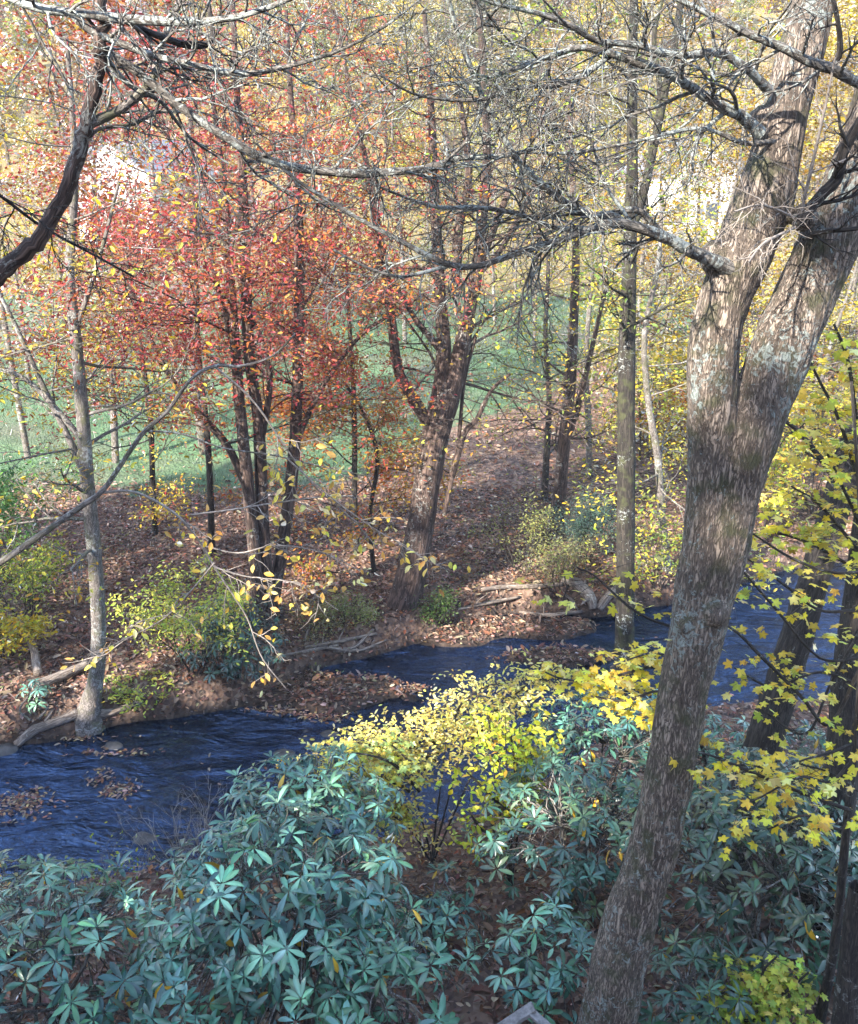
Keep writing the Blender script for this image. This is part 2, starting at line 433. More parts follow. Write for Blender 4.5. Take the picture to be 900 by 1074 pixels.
# ------------------------------------------------------------------ tree tools
def grow(M, p, d, L, r, lvl, cfg, tips):
    n = max(3, int(cfg['steps'][lvl])); d = unit(d); pts = [np.array(p, float)]; dirs = [d]
    for i in range(n):
        d = unit(d + rng.normal(0, cfg['wander'], 3) + np.array([0, 0, cfg['trop'][lvl]]))
        pts.append(pts[-1] + d * L / n); dirs.append(d)
    pts = np.array(pts)
    rr = r * (1 - np.linspace(0, 1, n + 1) * (.82 if lvl < cfg['levels'] else .9)) + .0008
    tube(M, pts, rr, cfg['seg'][lvl])
    if lvl >= cfg['levels'] - cfg.get('leafback', 0):
        for t in np.linspace(.25, 1, cfg['ntip']):
            i = min(int(t * n), n); tips.append(np.concatenate([pts[i], dirs[i]]))
    if lvl < cfg['levels']:
        k = cfg['kids'][lvl]
        for c in range(k):
            t = cfg['start'][lvl] + (1 - cfg['start'][lvl]) * (c + rng.uniform(.1, .9)) / k
            i = min(int(t * n), n - 1); f = t * n - i
            q = pts[i] * (1 - f) + pts[i + 1] * f
            side = unit(np.cross(dirs[i], rng.normal(0, 1, 3)))
            a = cfg['ang'] * rng.uniform(.7, 1.25)
            grow(M, q, dirs[i] * math.cos(a) + side * math.sin(a), L * cfg['ratio'][lvl] * (1.1 - .55 * t) * rng.uniform(.75, 1.2), rr[i] * cfg['rr'], lvl + 1, cfg, tips)

def cfg(**k):
    b = dict(levels=2, steps=[6, 5, 4, 3], wander=.12, trop=[.02, .03, .0, -.02], seg=[6, 5, 4, 3], kids=[7, 5, 3, 0], start=[.3, .2, .2, .2], ang=.8, ratio=[.55, .5, .5, .5], rr=.55, ntip=3)
    b.update(k); return b

def crown(tips, per, spread, size, cols, w=None, tpl=L_OVAL, flat=.6, name='crown', parent=None, mat=M_LEAF, var=.2, keep=1.0):
    t = np.array(tips)
    if keep < 1: t = t[rng.random(len(t)) < keep]
    pos = np.repeat(t[:, :3], per, 0); n = len(pos)
    # tint drifts slowly through the crown
    cl = pal(n, cols, w, var)
    off = rng.normal(0, 1, (n, 3)) * spread * np.array([1, 1, flat])
    ax = rng.normal(0, 1, (n, 3)); ax[:, 2] = ax[:, 2] * .45 - .25
    nr = rng.normal(0, .55, (n, 3)); nr[:, 2] += 1
    M = MB(); leaves(M, tpl, pos + off, ax, nr, size * rng.uniform(.65, 1.25, n), cl)
    return M.build(name, mat, parent, smoothed=False)

def pxpts(lst, Y, Yend=None):
    """photo outline (x, y, width) -> world points and radii at real distance Y"""
    pts = []; rad = []
    for i, (x, y, wd) in enumerate(lst):
        f = i / max(1, len(lst) - 1)
        p = P(x, y, Y if Yend is None else Y + (Yend - Y) * f)
        pts.append(p); rad.append(wd * .5 * mpp(p))
    return np.array(pts), np.array(rad)

def stem(M, lst, Y, Yend=None, n=None, seg=10, wob=.03, sink=0.):
    pts, rad = pxpts(lst, Y, Yend)
    if sink: pts = np.vstack([pts[0] - np.array([0, 0, sink]), pts]); rad = np.concatenate([[rad[0] * 1.25], rad])
    n = n or max(8, len(pts) * 4)
    a = crs(np.column_stack([pts, rad]), n)
    a[:, 3] = np.maximum(a[:, 3], .0012)
    tube(M, a[:, :3], a[:, 3], seg, wob=wob)
    return a

def side_branches(M, a, cf, n, t0, t1, L, tips, up=.3, rscale=.45, axis=None, maxr=9.):
    for c in range(n):
        t = t0 + (t1 - t0) * (c + rng.uniform(0, 1)) / n
        i = int(t * (len(a) - 1))
        d = rng.normal(0, 1, 3); d[2] = up + rng.normal(0, .25)
        if axis is not None: d = d + np.array(axis)
        grow(M, a[i, :3], d, L * rng.uniform(.6, 1.25), min(max(a[i, 3] * rscale, .004), maxr), 0, cf, tips)

# ------------------------------------------------------------------ the big forked hemlock
YB = 5.1
base = P(640, 1100, YB); base[2] = gz(base[0], base[1])
big = thing('forked_hemlock', base, 'massive forked hemlock with furrowed grey bark, lichen patches and a sunlit upper stem', 'tree')
M = MB()
def stem_arr(lst, Y0, Y1, n):
    p, r = pxpts(lst, Y0, Y1); return crs(np.column_stack([p, r]), n)
sa = stem_arr([(600, 1190, 80), (619, 1130, 68), (637, 1074, 60), (656, 980, 55), (686, 888, 51), (709, 770, 50), (719, 715, 53), (729, 668, 57), (733, 650, 57), (738, 610, 54), (744, 540, 50), (748, 470, 53), (748, 430, 55), (748, 380, 53),
               (752, 345, 52), (765, 300, 56), (782, 262, 62), (804, 200, 60), (822, 120, 48), (838, 60, 45), (852, 0, 43), (875, -110, 40)], YB, YB, 120)
sb = stem_arr([(724, 715, 40), (742, 640, 48), (757, 580, 54), (770, 510, 58), (787, 450, 64), (806, 400, 64), (826, 350, 64), (845, 310, 62), (866, 262, 62), (896, 195, 62), (925, 110, 60), (950, 0, 58), (980, -110, 52)], YB - .02, YB + .05, 90)
for a in (sa, sb): tube(M, a[:, :3], a[:, 3], 28, cap=True)
# root flare and burls
tr = M.build('trunk', B_BIG, big)
for (px, py, r, dy) in [(722, 652, .10, -.05), (748, 640, .10, -.12), (752, 270, .10, -.02), (800, 128, .09, 0), (842, 228, .07, -.12)]:
    q = P(px, py, YB + dy); Mb = MB()
    th = np.linspace(0, math.pi, 8)
    tube(Mb, np.array([q + [0, 0, r * -math.cos(t)] for t in th]), np.maximum(r * np.sin(th), .005), 12, cap=True)
    ob = Mb.build('burl', B_BIG, big)
    bmv = np.zeros(len(ob.data.vertices) * 3, np.float32); ob.data.vertices.foreach_get('co', bmv)
    # fuse into the trunk mesh
    import bmesh
    bm = bmesh.new(); bm.from_mesh(tr.data); bm.from_mesh(ob.data); bm.to_mesh(tr.data); bm.free()
    bpy.data.objects.remove(ob)
md_ = tr.modifiers.new('r', 'REMESH'); md_.mode = 'VOXEL'; md_.voxel_size = .0095; md_.use_smooth_shade = True
ms_ = tr.modifiers.new('s', 'SMOOTH'); ms_.iterations = 9; ms_.factor = .5
dg = bpy.context.evaluated_depsgraph_get()
nm = bpy.data.meshes.new_from_object(tr.evaluated_get(dg)); tr.modifiers.clear(); tr.data = nm
nm.materials.clear(); nm.materials.append(B_BIG)
nv = len(nm.vertices); cc = np.zeros(nv * 3, np.float32); nm.vertices.foreach_get('co', cc); cc = cc.reshape(-1, 3)
nn = np.array([tuple(x.vector) for x in nm.vertex_normals])
for i in range(nv):
    x, y, z = (float(q) for q in cc[i])
    k = mnoise.noise(Vector((x * 34, y * 34, z * 4.2)))
    k2 = mnoise.noise(Vector((x * 13, y * 13, z * 2.6)))
    k3 = mnoise.noise(Vector((x * 5, y * 5, z * 3)))
    cc[i] += nn[i] * (.013 * (abs(k) - .25) + .010 * (abs(k2) - .25) + .016 * k3)
nm.vertices.foreach_set('co', cc.ravel()); nm.update()
nm.polygons.foreach_set('use_smooth', np.ones(len(nm.polygons), bool))

TW = cfg(levels=2, steps=[7, 5, 4], wander=.17, trop=[-.02, -.03, -.03], seg=[5, 4, 3], kids=[7, 5, 0], start=[.15, .15, .2], ang=.75, ratio=[.5, .5, .5], rr=.6, ntip=2)
TW1 = cfg(levels=1, steps=[6, 4], wander=.2, trop=[-.03, -.03], seg=[4, 3], kids=[6, 0], start=[.15, .2], ang=.7, ratio=[.5, .5], rr=.6, ntip=2)
ndl = []
def limb(parent, lst, Y0, Y1, mat=B_LICH, twigs=10, tl=.5, cf=TW1, tips=None, seg=8, tips_keep=None, up=-.15, name='limb', wscale=1.0, t0=.12):
    M = MB(); tt = []
    lst = [(x, y, wd * wscale) for x, y, wd in lst]
    a = stem(M, lst, Y0, Y1, n=max(14, len(lst) * 5), seg=seg, wob=.05)
    for c in range(twigs):
        t = t0 + (.98 - t0) * (c + rng.uniform(0, 1)) / twigs
        i = min(int(t * (len(a) - 1)), len(a) - 2)
        tg = unit(a[i + 1, :3] - a[i, :3])
        sd = unit(np.cross(tg, [0, .6, .8] + rng.normal(0, .4, 3))) * (1 if c % 2 else -1)
        grow(M, a[i, :3], tg * .7 + sd * .8 + [0, 0, up], tl * rng.uniform(.5, 1.3) * (1.1 - .4 * t), max(a[i, 3] * .42, .0028), 0, cf, tt)
    if tips is not None: tips.extend(tt)
    return M.build(name, mat, parent)
# lower left limb and its forks
limb(big, [(768, 282, 17), (745, 272, 14), (722, 262, 13), (700, 250, 12), (668, 238, 11), (640, 234, 10), (618, 240, 8), (590, 251, 7.5), (560, 259, 7), (535, 268, 7), (500, 279, 6.5), (467, 276, 6), (417, 251, 5), (374, 228, 4.5), (334, 204, 4), (300, 180, 3), (268, 150, 2)], YB - .1, 4.1, twigs=16, tl=.55, cf=TW, tips=ndl)
limb(big, [(660, 236, 8), (640, 226, 9), (620, 226, 8), (598, 215, 8), (570, 195, 8), (543, 168, 7), (517, 125, 6), (496, 78, 6), (480, 35, 5), (468, -10, 5)], 4.8, 4.4, twigs=14, tl=.6, cf=TW, tips=ndl)
limb(big, [(500, 279, 4), (471, 279, 4), (447, 285, 4), (417, 290, 3.5), (384, 280, 3), (350, 262, 2)], 4.45, 4.2, twigs=7, tl=.4)
limb(big, [(640, 234, 6), (615, 240, 6), (580, 238, 5), (545, 225, 5), (505, 218, 4.5), (460, 217, 4), (420, 205, 3), (385, 190, 2.5)], 4.8, 4.3, twigs=12, tl=.5, cf=TW, tips=ndl)
limb(big, [(700, 250, 7), (690, 240, 6), (672, 222, 7), (655, 221, 7), (640, 227, 6), (622, 224, 5), (604, 214, 4), (585, 190, 2)], 4.95, 4.8, twigs=5, tl=.3)
# middle limbs
limb(big, [(798, 140, 14), (778, 122, 12), (761, 114, 12), (735, 98, 11), (707, 80, 11), (680, 70, 9), (643, 57, 8), (610, 50, 7), (580, 58, 6), (540, 72, 5), (500, 84, 4), (455, 90, 3)], YB - .1, 4.4, twigs=16, tl=.6, cf=TW, tips=ndl)
limb(big, [(806, 95, 12), (795, 83, 10), (781, 70, 9), (754, 55, 9), (730, 57, 8), (708, 58, 7), (667, 47, 7), (627, 43, 6), (600, 28, 6), (565, 14, 5), (520, 4, 4), (470, -14, 3)], YB - .1, 4.2, twigs=14, tl=.6, cf=TW, tips=ndl)
limb(big, [(815, 148, 6), (780, 150, 5), (740, 135, 4), (700, 140, 4), (660, 150, 3), (600, 160, 3), (540, 160, 2)], YB - .1, 4.6, twigs=9, tl=.5, cf=TW)
limb(big, [(640, 58, 6), (610, 80, 6), (580, 90, 5), (545, 92, 4), (500, 105, 4), (440, 100, 3), (400, 80, 2)], 4.7, 4.1, twigs=12, tl=.6, cf=TW, tips=ndl)
# dark limbs on the near side of the right stem
limb(big, [(930, 105, 12), (900, 87, 11), (871, 72, 11), (848, 64, 10), (821, 50, 9), (791, 38, 8), (761, 23, 7), (727, 7, 6), (690, -12, 5)], YB - .32, 4.5, twigs=8, tl=.4)
limb(big, [(871, 72, 7), (880, 58, 7), (881, 40, 6), (878, 18, 5), (872, -10, 5)], YB - .35, 4.7, mat=B_DARK, twigs=2, tl=.2)
limb(big, [(836, 234, 11), (843, 227, 12), (861, 205, 12), (876, 190, 13), (881, 176, 12), (886, 157, 11), (900, 131, 11), (925, 95, 11)], YB - .3, YB - .42, mat=B_DARK, twigs=5, tl=.35, seg=10)
limb(big, [(842, 250, 6), (862, 243, 6), (885, 241, 5), (915, 238, 4)], YB - .22, YB - .4, mat=B_DARK, twigs=3, tl=.25)
limb(big, [(838, 235, 3.5), (842, 215, 3.5), (848, 190, 4), (857, 150, 3.5), (866, 110, 3), (876, 60, 2)], YB - .3, YB - .5, mat=B_TWIG, twigs=7, tl=.3)
limb(big, [(840, 236, 3.5), (822, 244, 3), (800, 256, 3), (785, 275, 2)], YB - .25, YB - .7, mat=B_TWIG, twigs=8, tl=.3)
limb(big, [(836, 230, 3), (815, 220, 3), (795, 215, 2.5), (770, 222, 2)], YB - .25, YB - .7, mat=B_TWIG, twigs=8, tl=.35)
# dark hemlock needle sprays
t = np.array(ndl); t = t[(t[:, 0] < 1.4)]
pr = np.exp(-((t[:, 0] + .05) ** 2) / .6) * np.exp(-((t[:, 2] - 9.7) ** 2) / .5)
t = t[rng.random(len(t)) < pr * 1.1]
M = MB(); n_per = 60
pos = np.repeat(t[:, :3], n_per, 0) + rng.normal(0, 1, (len(t) * n_per, 3)) * [.075, .075, .018]
leaves(M, L_NEEDLE, pos, rng.normal(0, 1, (len(pos), 3)) * [1, 1, .25], rng.normal(0, .4, (len(pos), 3)) + [0, 0, 1], rng.uniform(.02, .034, len(pos)), pal(len(pos), DGR))
M.build('needle_spray', M_LEAF, big, smoothed=False)

# ------------------------------------------------------------------ lichen covered tree leaning in from the left edge
YL = 4.4
b0 = P(-190, 430, YL); b0[2] = gz(b0[0], b0[1])
lt = thing('leaning_tree', b0, 'dark curved tree leaning in past the left edge, long lichen crusted limbs across the top', 'tree')
M = MB()
pts, rad = pxpts([(-190, 430, 29.24), (-110, 362, 25.80), (-50, 322, 22.36), (0, 285, 19.78), (35, 258, 18.92), (58, 220, 18.06), (78, 170, 17.20), (94, 120, 15.48), (103, 70, 14.62), (107, 25, 12.90), (108, -45, 12.04)], YL)
pts = np.vstack([b0 - [0, 0, .3], b0 + [.1, 0, 1.0], pts]); rad = np.concatenate([[.13, .11], rad])
a = crs(np.column_stack([pts, rad]), 70); tube(M, a[:, :3] + rng.normal(0, .006, (len(a), 3)), a[:, 3] * .92, 12, wob=.07)
M.build('trunk', B_BROWN, lt)
limb(lt, [(92, 130, 11), (112, 122, 10), (130, 112, 9), (147, 98, 9), (160, 82, 8), (168, 60, 7), (172, 40, 6), (190, 0, 5)], YL, 4.6, mat=B_GREY, twigs=6, tl=.4)
limb(lt, [(104, 50, 10), (118, 58, 9), (150, 80, 9), (200, 120, 8.5), (250, 152, 9), (275, 165, 9), (310, 176, 9), (370, 182, 9), (410, 180, 8), (440, 178, 8), (466, 172, 9), (480, 166, 6), (530, 163, 5), (580, 150, 4), (640, 132, 2)], YL, 4.7, twigs=14, tl=.5, cf=TW, up=-.05)
limb(lt, [(-40, -20, 8), (10, -2, 8), (43, 9, 9), (84, 14, 9), (134, 20, 10), (188, 23, 9), (235, 20, 7), (275, 10, 6), (320, -8, 5)], YL + .1, 4.2, twigs=14, tl=.5, cf=TW, up=-.05)
limb(lt, [(70, 10, 8), (92, 30, 8), (125, 45, 8), (160, 58, 7), (190, 65, 6.5), (230, 74, 6), (262, 77, 6), (300, 70, 5), (350, 55, 4), (400, 30, 3), (450, -8, 2)], YL, 4.3, twigs=16, tl=.5, cf=TW, up=-.02)
limb(lt, [(120, 15, 7), (160, 35, 7), (200, 48, 7), (222, 42, 6), (221, 20, 5), (218, -5, 4)], YL, 4.5, mat=B_DARK, twigs=6, tl=.35)
limb(lt, [(100, 38, 6), (118, 70, 6), (140, 92, 5), (170, 108, 4), (200, 145, 3), (240, 172, 2)], YL, 4.8, twigs=8, tl=.4, cf=TW)
limb(lt, [(-60, 160, 4), (0, 205, 3.5), (45, 238, 3), (100, 268, 2.5), (140, 290, 2)], YL - .3, 4.8, mat=B_DARK, twigs=9, tl=.4, cf=TW)
limb(lt, [(90, 148, 5), (105, 135, 4), (140, 130, 4), (165, 118, 3.5), (200, 118, 3)], YL, 4.8, mat=B_GREY, twigs=5, tl=.3)

# ------------------------------------------------------------------ beech limb low on the left, with pale twigs
YE = 4.9
b1 = P(-150, 690, YE); b1[2] = gz(b1[0], b1[1])
be = thing('beech_sapling', b1, 'young beech leaning from the left edge with spotted bark, pale twigs and papery yellow leaves', 'tree')
M = MB()
pts, rad = pxpts([(-150, 690, 10.40), (-70, 632, 8.57), (0, 590, 7.34), (50, 556, 6.73), (85, 531, 6.43), (108, 514, 5.51), (135, 475, 4.90), (152, 452, 4.90), (175, 432, 4.28), (200, 398, 3.67), (225, 384, 3.67), (252, 384, 3.06), (285, 374, 2.45), (310, 350, 1.84)], YE)
pts = np.vstack([b1 - [.1, 0, .3], pts]); rad = np.concatenate([[.06], rad])
a = crs(np.column_stack([pts, rad]), 60); tube(M, a[:, :3], a[:, 3], 9, wob=.05)
M.build('trunk', B_GREY, be)
bt = []
TB = cfg(levels=1, steps=[6, 5], wander=.16, trop=[.0, -.01], seg=[4, 3], kids=[5, 0], start=[.15, .2], ang=.7, ratio=[.55, .5], rr=.65, ntip=3)
for lst, m in [([(105, 517, 3.00), (135, 515, 3.00), (160, 524, 3.00), (185, 540, 3.00), (200, 556, 2.70), (212, 572, 2.40), (225, 595, 2.10), (245, 625, 1.80), (260, 650, 1.50), (275, 690, 1.32), (300, 722, 0.90)], B_TWIG),
               ([(200, 540, 2.10), (240, 535, 1.80), (285, 528, 1.80), (330, 522, 1.50), (370, 520, 1.20)], B_TWIG), ([(212, 572, 1.80), (250, 580, 1.68), (290, 572, 1.44), (340, 580, 1.20), (380, 600, 0.90)], B_TWIG),
               ([(225, 590, 1.80), (200, 620, 1.56), (170, 650, 1.32), (130, 672, 1.08), (95, 700, 0.72)], B_TWIG), ([(225, 595, 1.80), (260, 605, 1.56), (310, 612, 1.32), (355, 640, 0.96)], B_TWIG),
               ([(152, 452, 2.40), (190, 455, 2.40), (235, 470, 1.80), (290, 478, 1.80), (340, 490, 1.50), (390, 500, 1.20)], B_GREY), ([(225, 384, 2.40), (265, 420, 2.10), (300, 470, 1.80), (330, 510, 1.50), (370, 545, 1.20), (400, 580, 0.90)], B_TWIG),
               ([(300, 480, 1.80), (345, 520, 1.50), (395, 556, 1.20), (430, 575, 0.90), (445, 590, 0.72)], B_TWIG)]:
    limb(be, lst, YE, YE + .15, mat=m, twigs=7, tl=.28, cf=TB, tips=bt, seg=6, up=-.05, t0=.25)
t = np.array(bt); t = t[rng.random(len(t)) < .42]
pos = np.repeat(t[:, :3], 1, 0); pos = pos + rng.normal(0, .02, pos.shape)
M = MB(); ax = rng.normal(0, 1, pos.shape); ax[:, 2] = ax[:, 2] * .4 - .6
nr = rng.normal(0, .5, pos.shape) + [0, -.35, .8]
leaves(M, L_BEECH, pos, ax, nr, rng.uniform(.04, .066, len(pos)), pal(len(pos), [(.78, .56, .10), (.74, .46, .14), (.70, .6, .12), (.55, .32, .09), (.82, .68, .32)]))
M.build('crown', M_LEAF, be, smoothed=False)

# ------------------------------------------------------------------ trees along the far bank
TREE = cfg(levels=2, steps=[7, 5, 4], wander=.13, trop=[.03, .01, 0], seg=[5, 4, 3], kids=[6, 5, 0], start=[.2, .2, .2], ang=.7, ratio=[.55, .5, .5], ntip=3)

def bank_tree(name, label, lst, Y=None, back=0., mat=B_GREY, forks=(), br=10, bl=2.2, t0=.3, t1=.98, leaf=None, cat='tree', group=None, dY=0., rsc=.3, axis=None, sink=.3, seg=12, cf=TREE, up=.25, roots=5):
    g0 = ground(lst[0][0], lst[0][1])
    Y = Y or g0[1] + back
    b = P(lst[0][0], lst[0][1], Y); b[2] = gz(b[0], b[1])
    root = thing(name, b, label, cat, group)
    M = MB(); a = stem(M, lst, Y, Y + dY, seg=seg, sink=sink, wob=.03)
    arr = [a]
    for fk in forks: arr.append(stem(M, fk, Y, Y + dY, seg=max(6, seg - 2), wob=.03))
    if roots:
        r0 = a[4, 3]; c0 = np.array(b)
        for q in range(roots):
            az = q * 6.283 / roots + rng.uniform(-.4, .4); L_ = r0 * rng.uniform(2., 3.6); dv = np.array([math.cos(az), math.sin(az), 0])
            e_ = c0 + dv * (L_ + r0)
            if abs(gz(e_[0], e_[1]) - c0[2]) > .16: continue
            rp = []
            for f_ in (0., .3, .6, .85, 1.):
                w_ = c0 + dv * (r0 * .35 + L_ * f_) + np.array([-dv[1], dv[0], 0]) * math.sin(f_ * 3 + q) * r0 * .4
                w_[2] = gz(w_[0], w_[1]) + r0 * (.9 * (1 - f_) ** 2.2 - .1 - .3 * (f_ == 1.)); rp.append(w_)
            tube(M, crs(rp, 10), r0 * np.linspace(.42, .1, 10), 7, wob=.05)
    M.build('trunk', mat, root)
    Mb = MB(); tips = []
    for k, aa in enumerate(arr):
        side_branches(Mb, aa, cf, br if k == 0 else max(2, br // 2), t0 if k == 0 else .15, t1, bl, tips, up=up, rscale=rsc, axis=axis, maxr=.03)
    if Mb.n: Mb.build('branchwork', mat, root)
    if leaf: crown(tips, parent=root, **leaf)
    return root, tips, arr

# left grey tree
bank_tree('grey_tree', 'straight pale grey tree with flared foot at the far waterline, left of the red maples', [(92, 754, 30), (95, 738, 22), (100, 715, 17), (103, 690, 15.5), (103, 640, 15), (98, 570, 15), (92, 510, 14.5), (87, 440, 14), (82, 380, 12.5), (77, 330, 11.5), (73, 280, 10), (78, 200, 8), (76, 120, 6), (70, 40, 4)], mat=B_GREY, br=16, bl=1.9, t0=.42,
          leaf=dict(per=2, spread=.18, size=.10, cols=GOLD + YEL, keep=.35),
          forks=[[(88, 495, 8), (70, 455, 7), (45, 405, 6), (18, 345, 5), (-10, 290, 3)], [(85, 460, 7), (60, 430, 6), (30, 400, 5), (0, 385, 4)], [(78, 350, 6), (95, 300, 5), (110, 250, 4), (125, 190, 3)]])
# red maples
RM = dict(spread=.20, size=.08, flat=.3, tpl=L_OVAL, keep=.7)
bank_tree('red_maple', 'left of the three close red maple stems, splitting low, crimson leaves', [(273, 655, 17), (270, 620, 14), (265, 560, 13), (259, 500, 13), (252, 430, 12), (247, 370, 11), (243, 310, 10), (240, 260, 9), (234, 190, 7), (224, 110, 5), (210, 30, 3)], mat=B_BROWN, br=18, bl=2.6, t0=.55, rsc=.25,
          forks=[[(262, 520, 9), (240, 470, 8), (215, 440, 7), (185, 405, 6), (160, 360, 5), (140, 310, 4), (130, 250, 3)], [(247, 370, 7), (228, 300, 6), (215, 240, 5), (190, 180, 4), (165, 110, 3)]], leaf=dict(per=5, cols=RED, **RM), axis=(-.4, 0, 0))
bank_tree('red_maple', 'middle of the three close red maple stems, dark and slender', [(282, 650, 16), (279, 600, 14), (275, 540, 14), (273, 480, 13), (270, 430, 12), (262, 380, 12), (258, 300, 12), (256, 230, 11), (253, 160, 9), (248, 90, 7), (244, 0, 5)], mat=B_BROWN, br=18, bl=2.2, t0=.52, rsc=.25,
          forks=[[(272, 470, 8), (280, 430, 7), (283, 395, 6), (276, 360, 5), (262, 330, 4)]], leaf=dict(per=5, cols=RED + [(.35, .07, .09)], **RM))
bank_tree('red_maple', 'right of the three close red maple stems, leaning, with orange lower leaves', [(284, 645, 17), (291, 600, 14), (300, 545, 13), (307, 490, 13), (311, 430, 12), (313, 360, 12), (314, 300, 11), (313, 230, 10), (310, 170, 8), (305, 100, 6), (300, 10, 4)], mat=B_BROWN, br=20, bl=2.2, t0=.46, rsc=.25, axis=(.2, 0, 0),
          forks=[[(309, 470, 6), (330, 420, 6), (352, 385, 5), (380, 350, 4), (410, 330, 3)]], leaf=dict(per=5, cols=ORG + RED, **RM))
bank_tree('maple_sapling', 'thin dark sapling with golden leaves behind the grey tree on the left', [(163, 560, 7), (160, 500, 6), (158, 440, 6), (150, 380, 5), (140, 320, 4), (128, 250, 3)], mat=B_DARK, br=14, bl=2.0, t0=.25, leaf=dict(per=5, cols=GOLD + YEL + RED[:1], **RM), seg=7)
bank_tree('maple_sapling', 'thin dark sapling with crimson leaves just left of the red maples', [(222, 580, 8), (221, 520, 7), (217, 450, 7), (209, 380, 6), (206, 300, 5), (205, 230, 4), (200, 150, 3)], mat=B_DARK, br=16, bl=1.9, t0=.5, leaf=dict(per=5, cols=RED, **RM), seg=7, axis=(-.2, 0, 0))
bank_tree('maple_sapling', 'thin sapling with glowing orange leaves between the red maples and the leaning forked tree', [(374, 580, 7), (372, 520, 6), (372, 450, 6), (370, 390, 5), (366, 330, 4), (362, 260, 3)], mat=B_DARK, br=18, bl=1.7, t0=.3, leaf=dict(per=11, cols=[(.5, .15, .035), (.46, .2, .045), (.42, .08, .045), (.44, .26, .05)], **RM), seg=7, axis=(-.3, 0, 0))
bank_tree('maple_sapling', 'low bent sapling with orange-gold leaves beside the green meadow edge', [(392, 600, 6), (388, 540, 5), (396, 480, 5), (380, 430, 4), (360, 400, 3)], mat=B_DARK, br=12, bl=1.5, t0=.2, leaf=dict(per=6, cols=ORG + GOLD, **RM), seg=6)

# middle leaning tree
bank_tree('leaning_forked_tree', 'thick rough brown tree leaning right and forking, rooted on the cut far bank', back=.5, roots=0, lst=[(417, 652, 37.84), (422, 636, 34.40), (432, 600, 31.82), (442, 545, 28.38), (450, 495, 28.38), (458, 450, 29.24), (468, 418, 29.24), (480, 385, 20.64), (490, 335, 15.48), (500, 285, 12.90), (507, 215, 11.18), (511, 160, 9.46), (506, 60, 6.88), (500, -20, 5.16)], mat=B_BROWN, br=16, bl=2.3, t0=.55, seg=18, rsc=.25,
          forks=[[(456, 460, 20), (462, 415, 20), (465, 390, 18), (465, 355, 15), (462, 315, 13), (459, 270, 12), (456, 200, 10), (452, 110, 7), (445, 10, 5)],
                 [(452, 450, 13), (442, 432, 13), (427, 408, 12), (417, 385, 11), (411, 340, 10), (404, 285, 9), (396, 235, 8), (384, 170, 6), (366, 90, 5), (350, 10, 3)],
                 [(464, 370, 8), (452, 355, 7), (436, 335, 6), (420, 308, 5), (406, 290, 4)], [(496, 300, 8), (510, 260, 8), (530, 210, 7), (548, 170, 6), (575, 110, 4)],
                 [(478, 310, 11), (481, 240, 10), (492, 180, 8), (480, 90, 6)], [(500, 290, 6), (525, 262, 6), (545, 225, 5), (565, 190, 4)],
                 [(474, 500, 7), (487, 455, 6), (500, 440, 5), (515, 410, 4), (535, 392, 3)], [(466, 540, 5), (480, 470, 4), (487, 400, 4), (500, 350, 3)]],
          leaf=dict(per=2, spread=.2, size=.08, cols=YEL + GOLD + YGR, keep=.22))
# right hand group on the far bank
bank_tree('slender_tree', 'slender brown tree with pale dead twigs beside the sunlit leaf patch', [(582, 560, 16), (587, 520, 14), (591, 470, 13), (595, 430, 13), (599, 390, 12), (602, 330, 10), (604, 260, 8), (600, 180, 6), (596, 90, 4)], mat=B_BROWN, br=18, bl=2.0, t0=.25, forks=[[(592, 470, 7), (608, 420, 6), (622, 360, 5), (636, 300, 4)]], leaf=dict(per=2, spread=.2, size=.08, cols=YEL + YGR, keep=.3))
bank_tree('slender_tree', 'thinner dark companion stem just left of the tree with pale dead twigs', [(571, 525, 8), (573, 480, 7), (576, 420, 6), (572, 350, 5), (575, 270, 4), (568, 180, 3)], mat=B_DARK, br=12, bl=1.7, t0=.25, leaf=dict(per=3, spread=.2, size=.08, cols=YEL + YGR, keep=.3), seg=7)
bank_tree('slender_tree', 'thin grey tree between the dead twigged tree and the tall lichened trunk', [(618, 500, 7), (617, 440, 7), (614, 380, 6), (620, 300, 5), (626, 200, 4), (622, 100, 3)], mat=B_GREY, br=12, bl=2.0, t0=.25, leaf=dict(per=3, spread=.2, size=.08, cols=GOLD + YGR, keep=.35), seg=7)
bank_tree('lichened_tree', 'tall straight lichen streaked trunk standing at the near waterline left of the forked hemlock', [(655, 735, 22.88), (655, 690, 20.24), (656, 600, 18.92), (657, 500, 18.92), (657, 420, 18.48), (658, 350, 17.60), (660, 280, 14.96), (663, 190, 12.32), (663, 100, 10.56), (665, 0, 8.80), (668, -80, 7.04)], mat=bark('streaked_bark', (.006, .005, .004), (.018, .0145, .011), (.05, .041, .034), (.4, .43, .41), .3, 50, .12, (.06, .065, .025), .01), br=10, bl=1.8, t0=.5, seg=16, rsc=.22,
          forks=[[(662, 240, 10), (672, 213, 10), (684, 162, 9), (697, 97, 9), (707, 50, 8), (716, -10, 7)], [(690, 140, 6), (692, 90, 6), (686, 40, 5), (700, -20, 4)]], leaf=dict(per=4, spread=.16, size=.085, cols=YGR, keep=.18))
bank_tree('slender_tree', 'thin tree with pale dead limbs half hidden between lichened trunk and forked hemlock', [(700, 600, 9), (694, 540, 8), (690, 480, 8), (680, 420, 7), (676, 350, 6), (690, 280, 5), (695, 200, 4)], mat=B_GREY, br=18, bl=2.0, t0=.2, leaf=dict(per=5, spread=.2, size=.09, cols=YGR + YEL, keep=.5), seg=8)
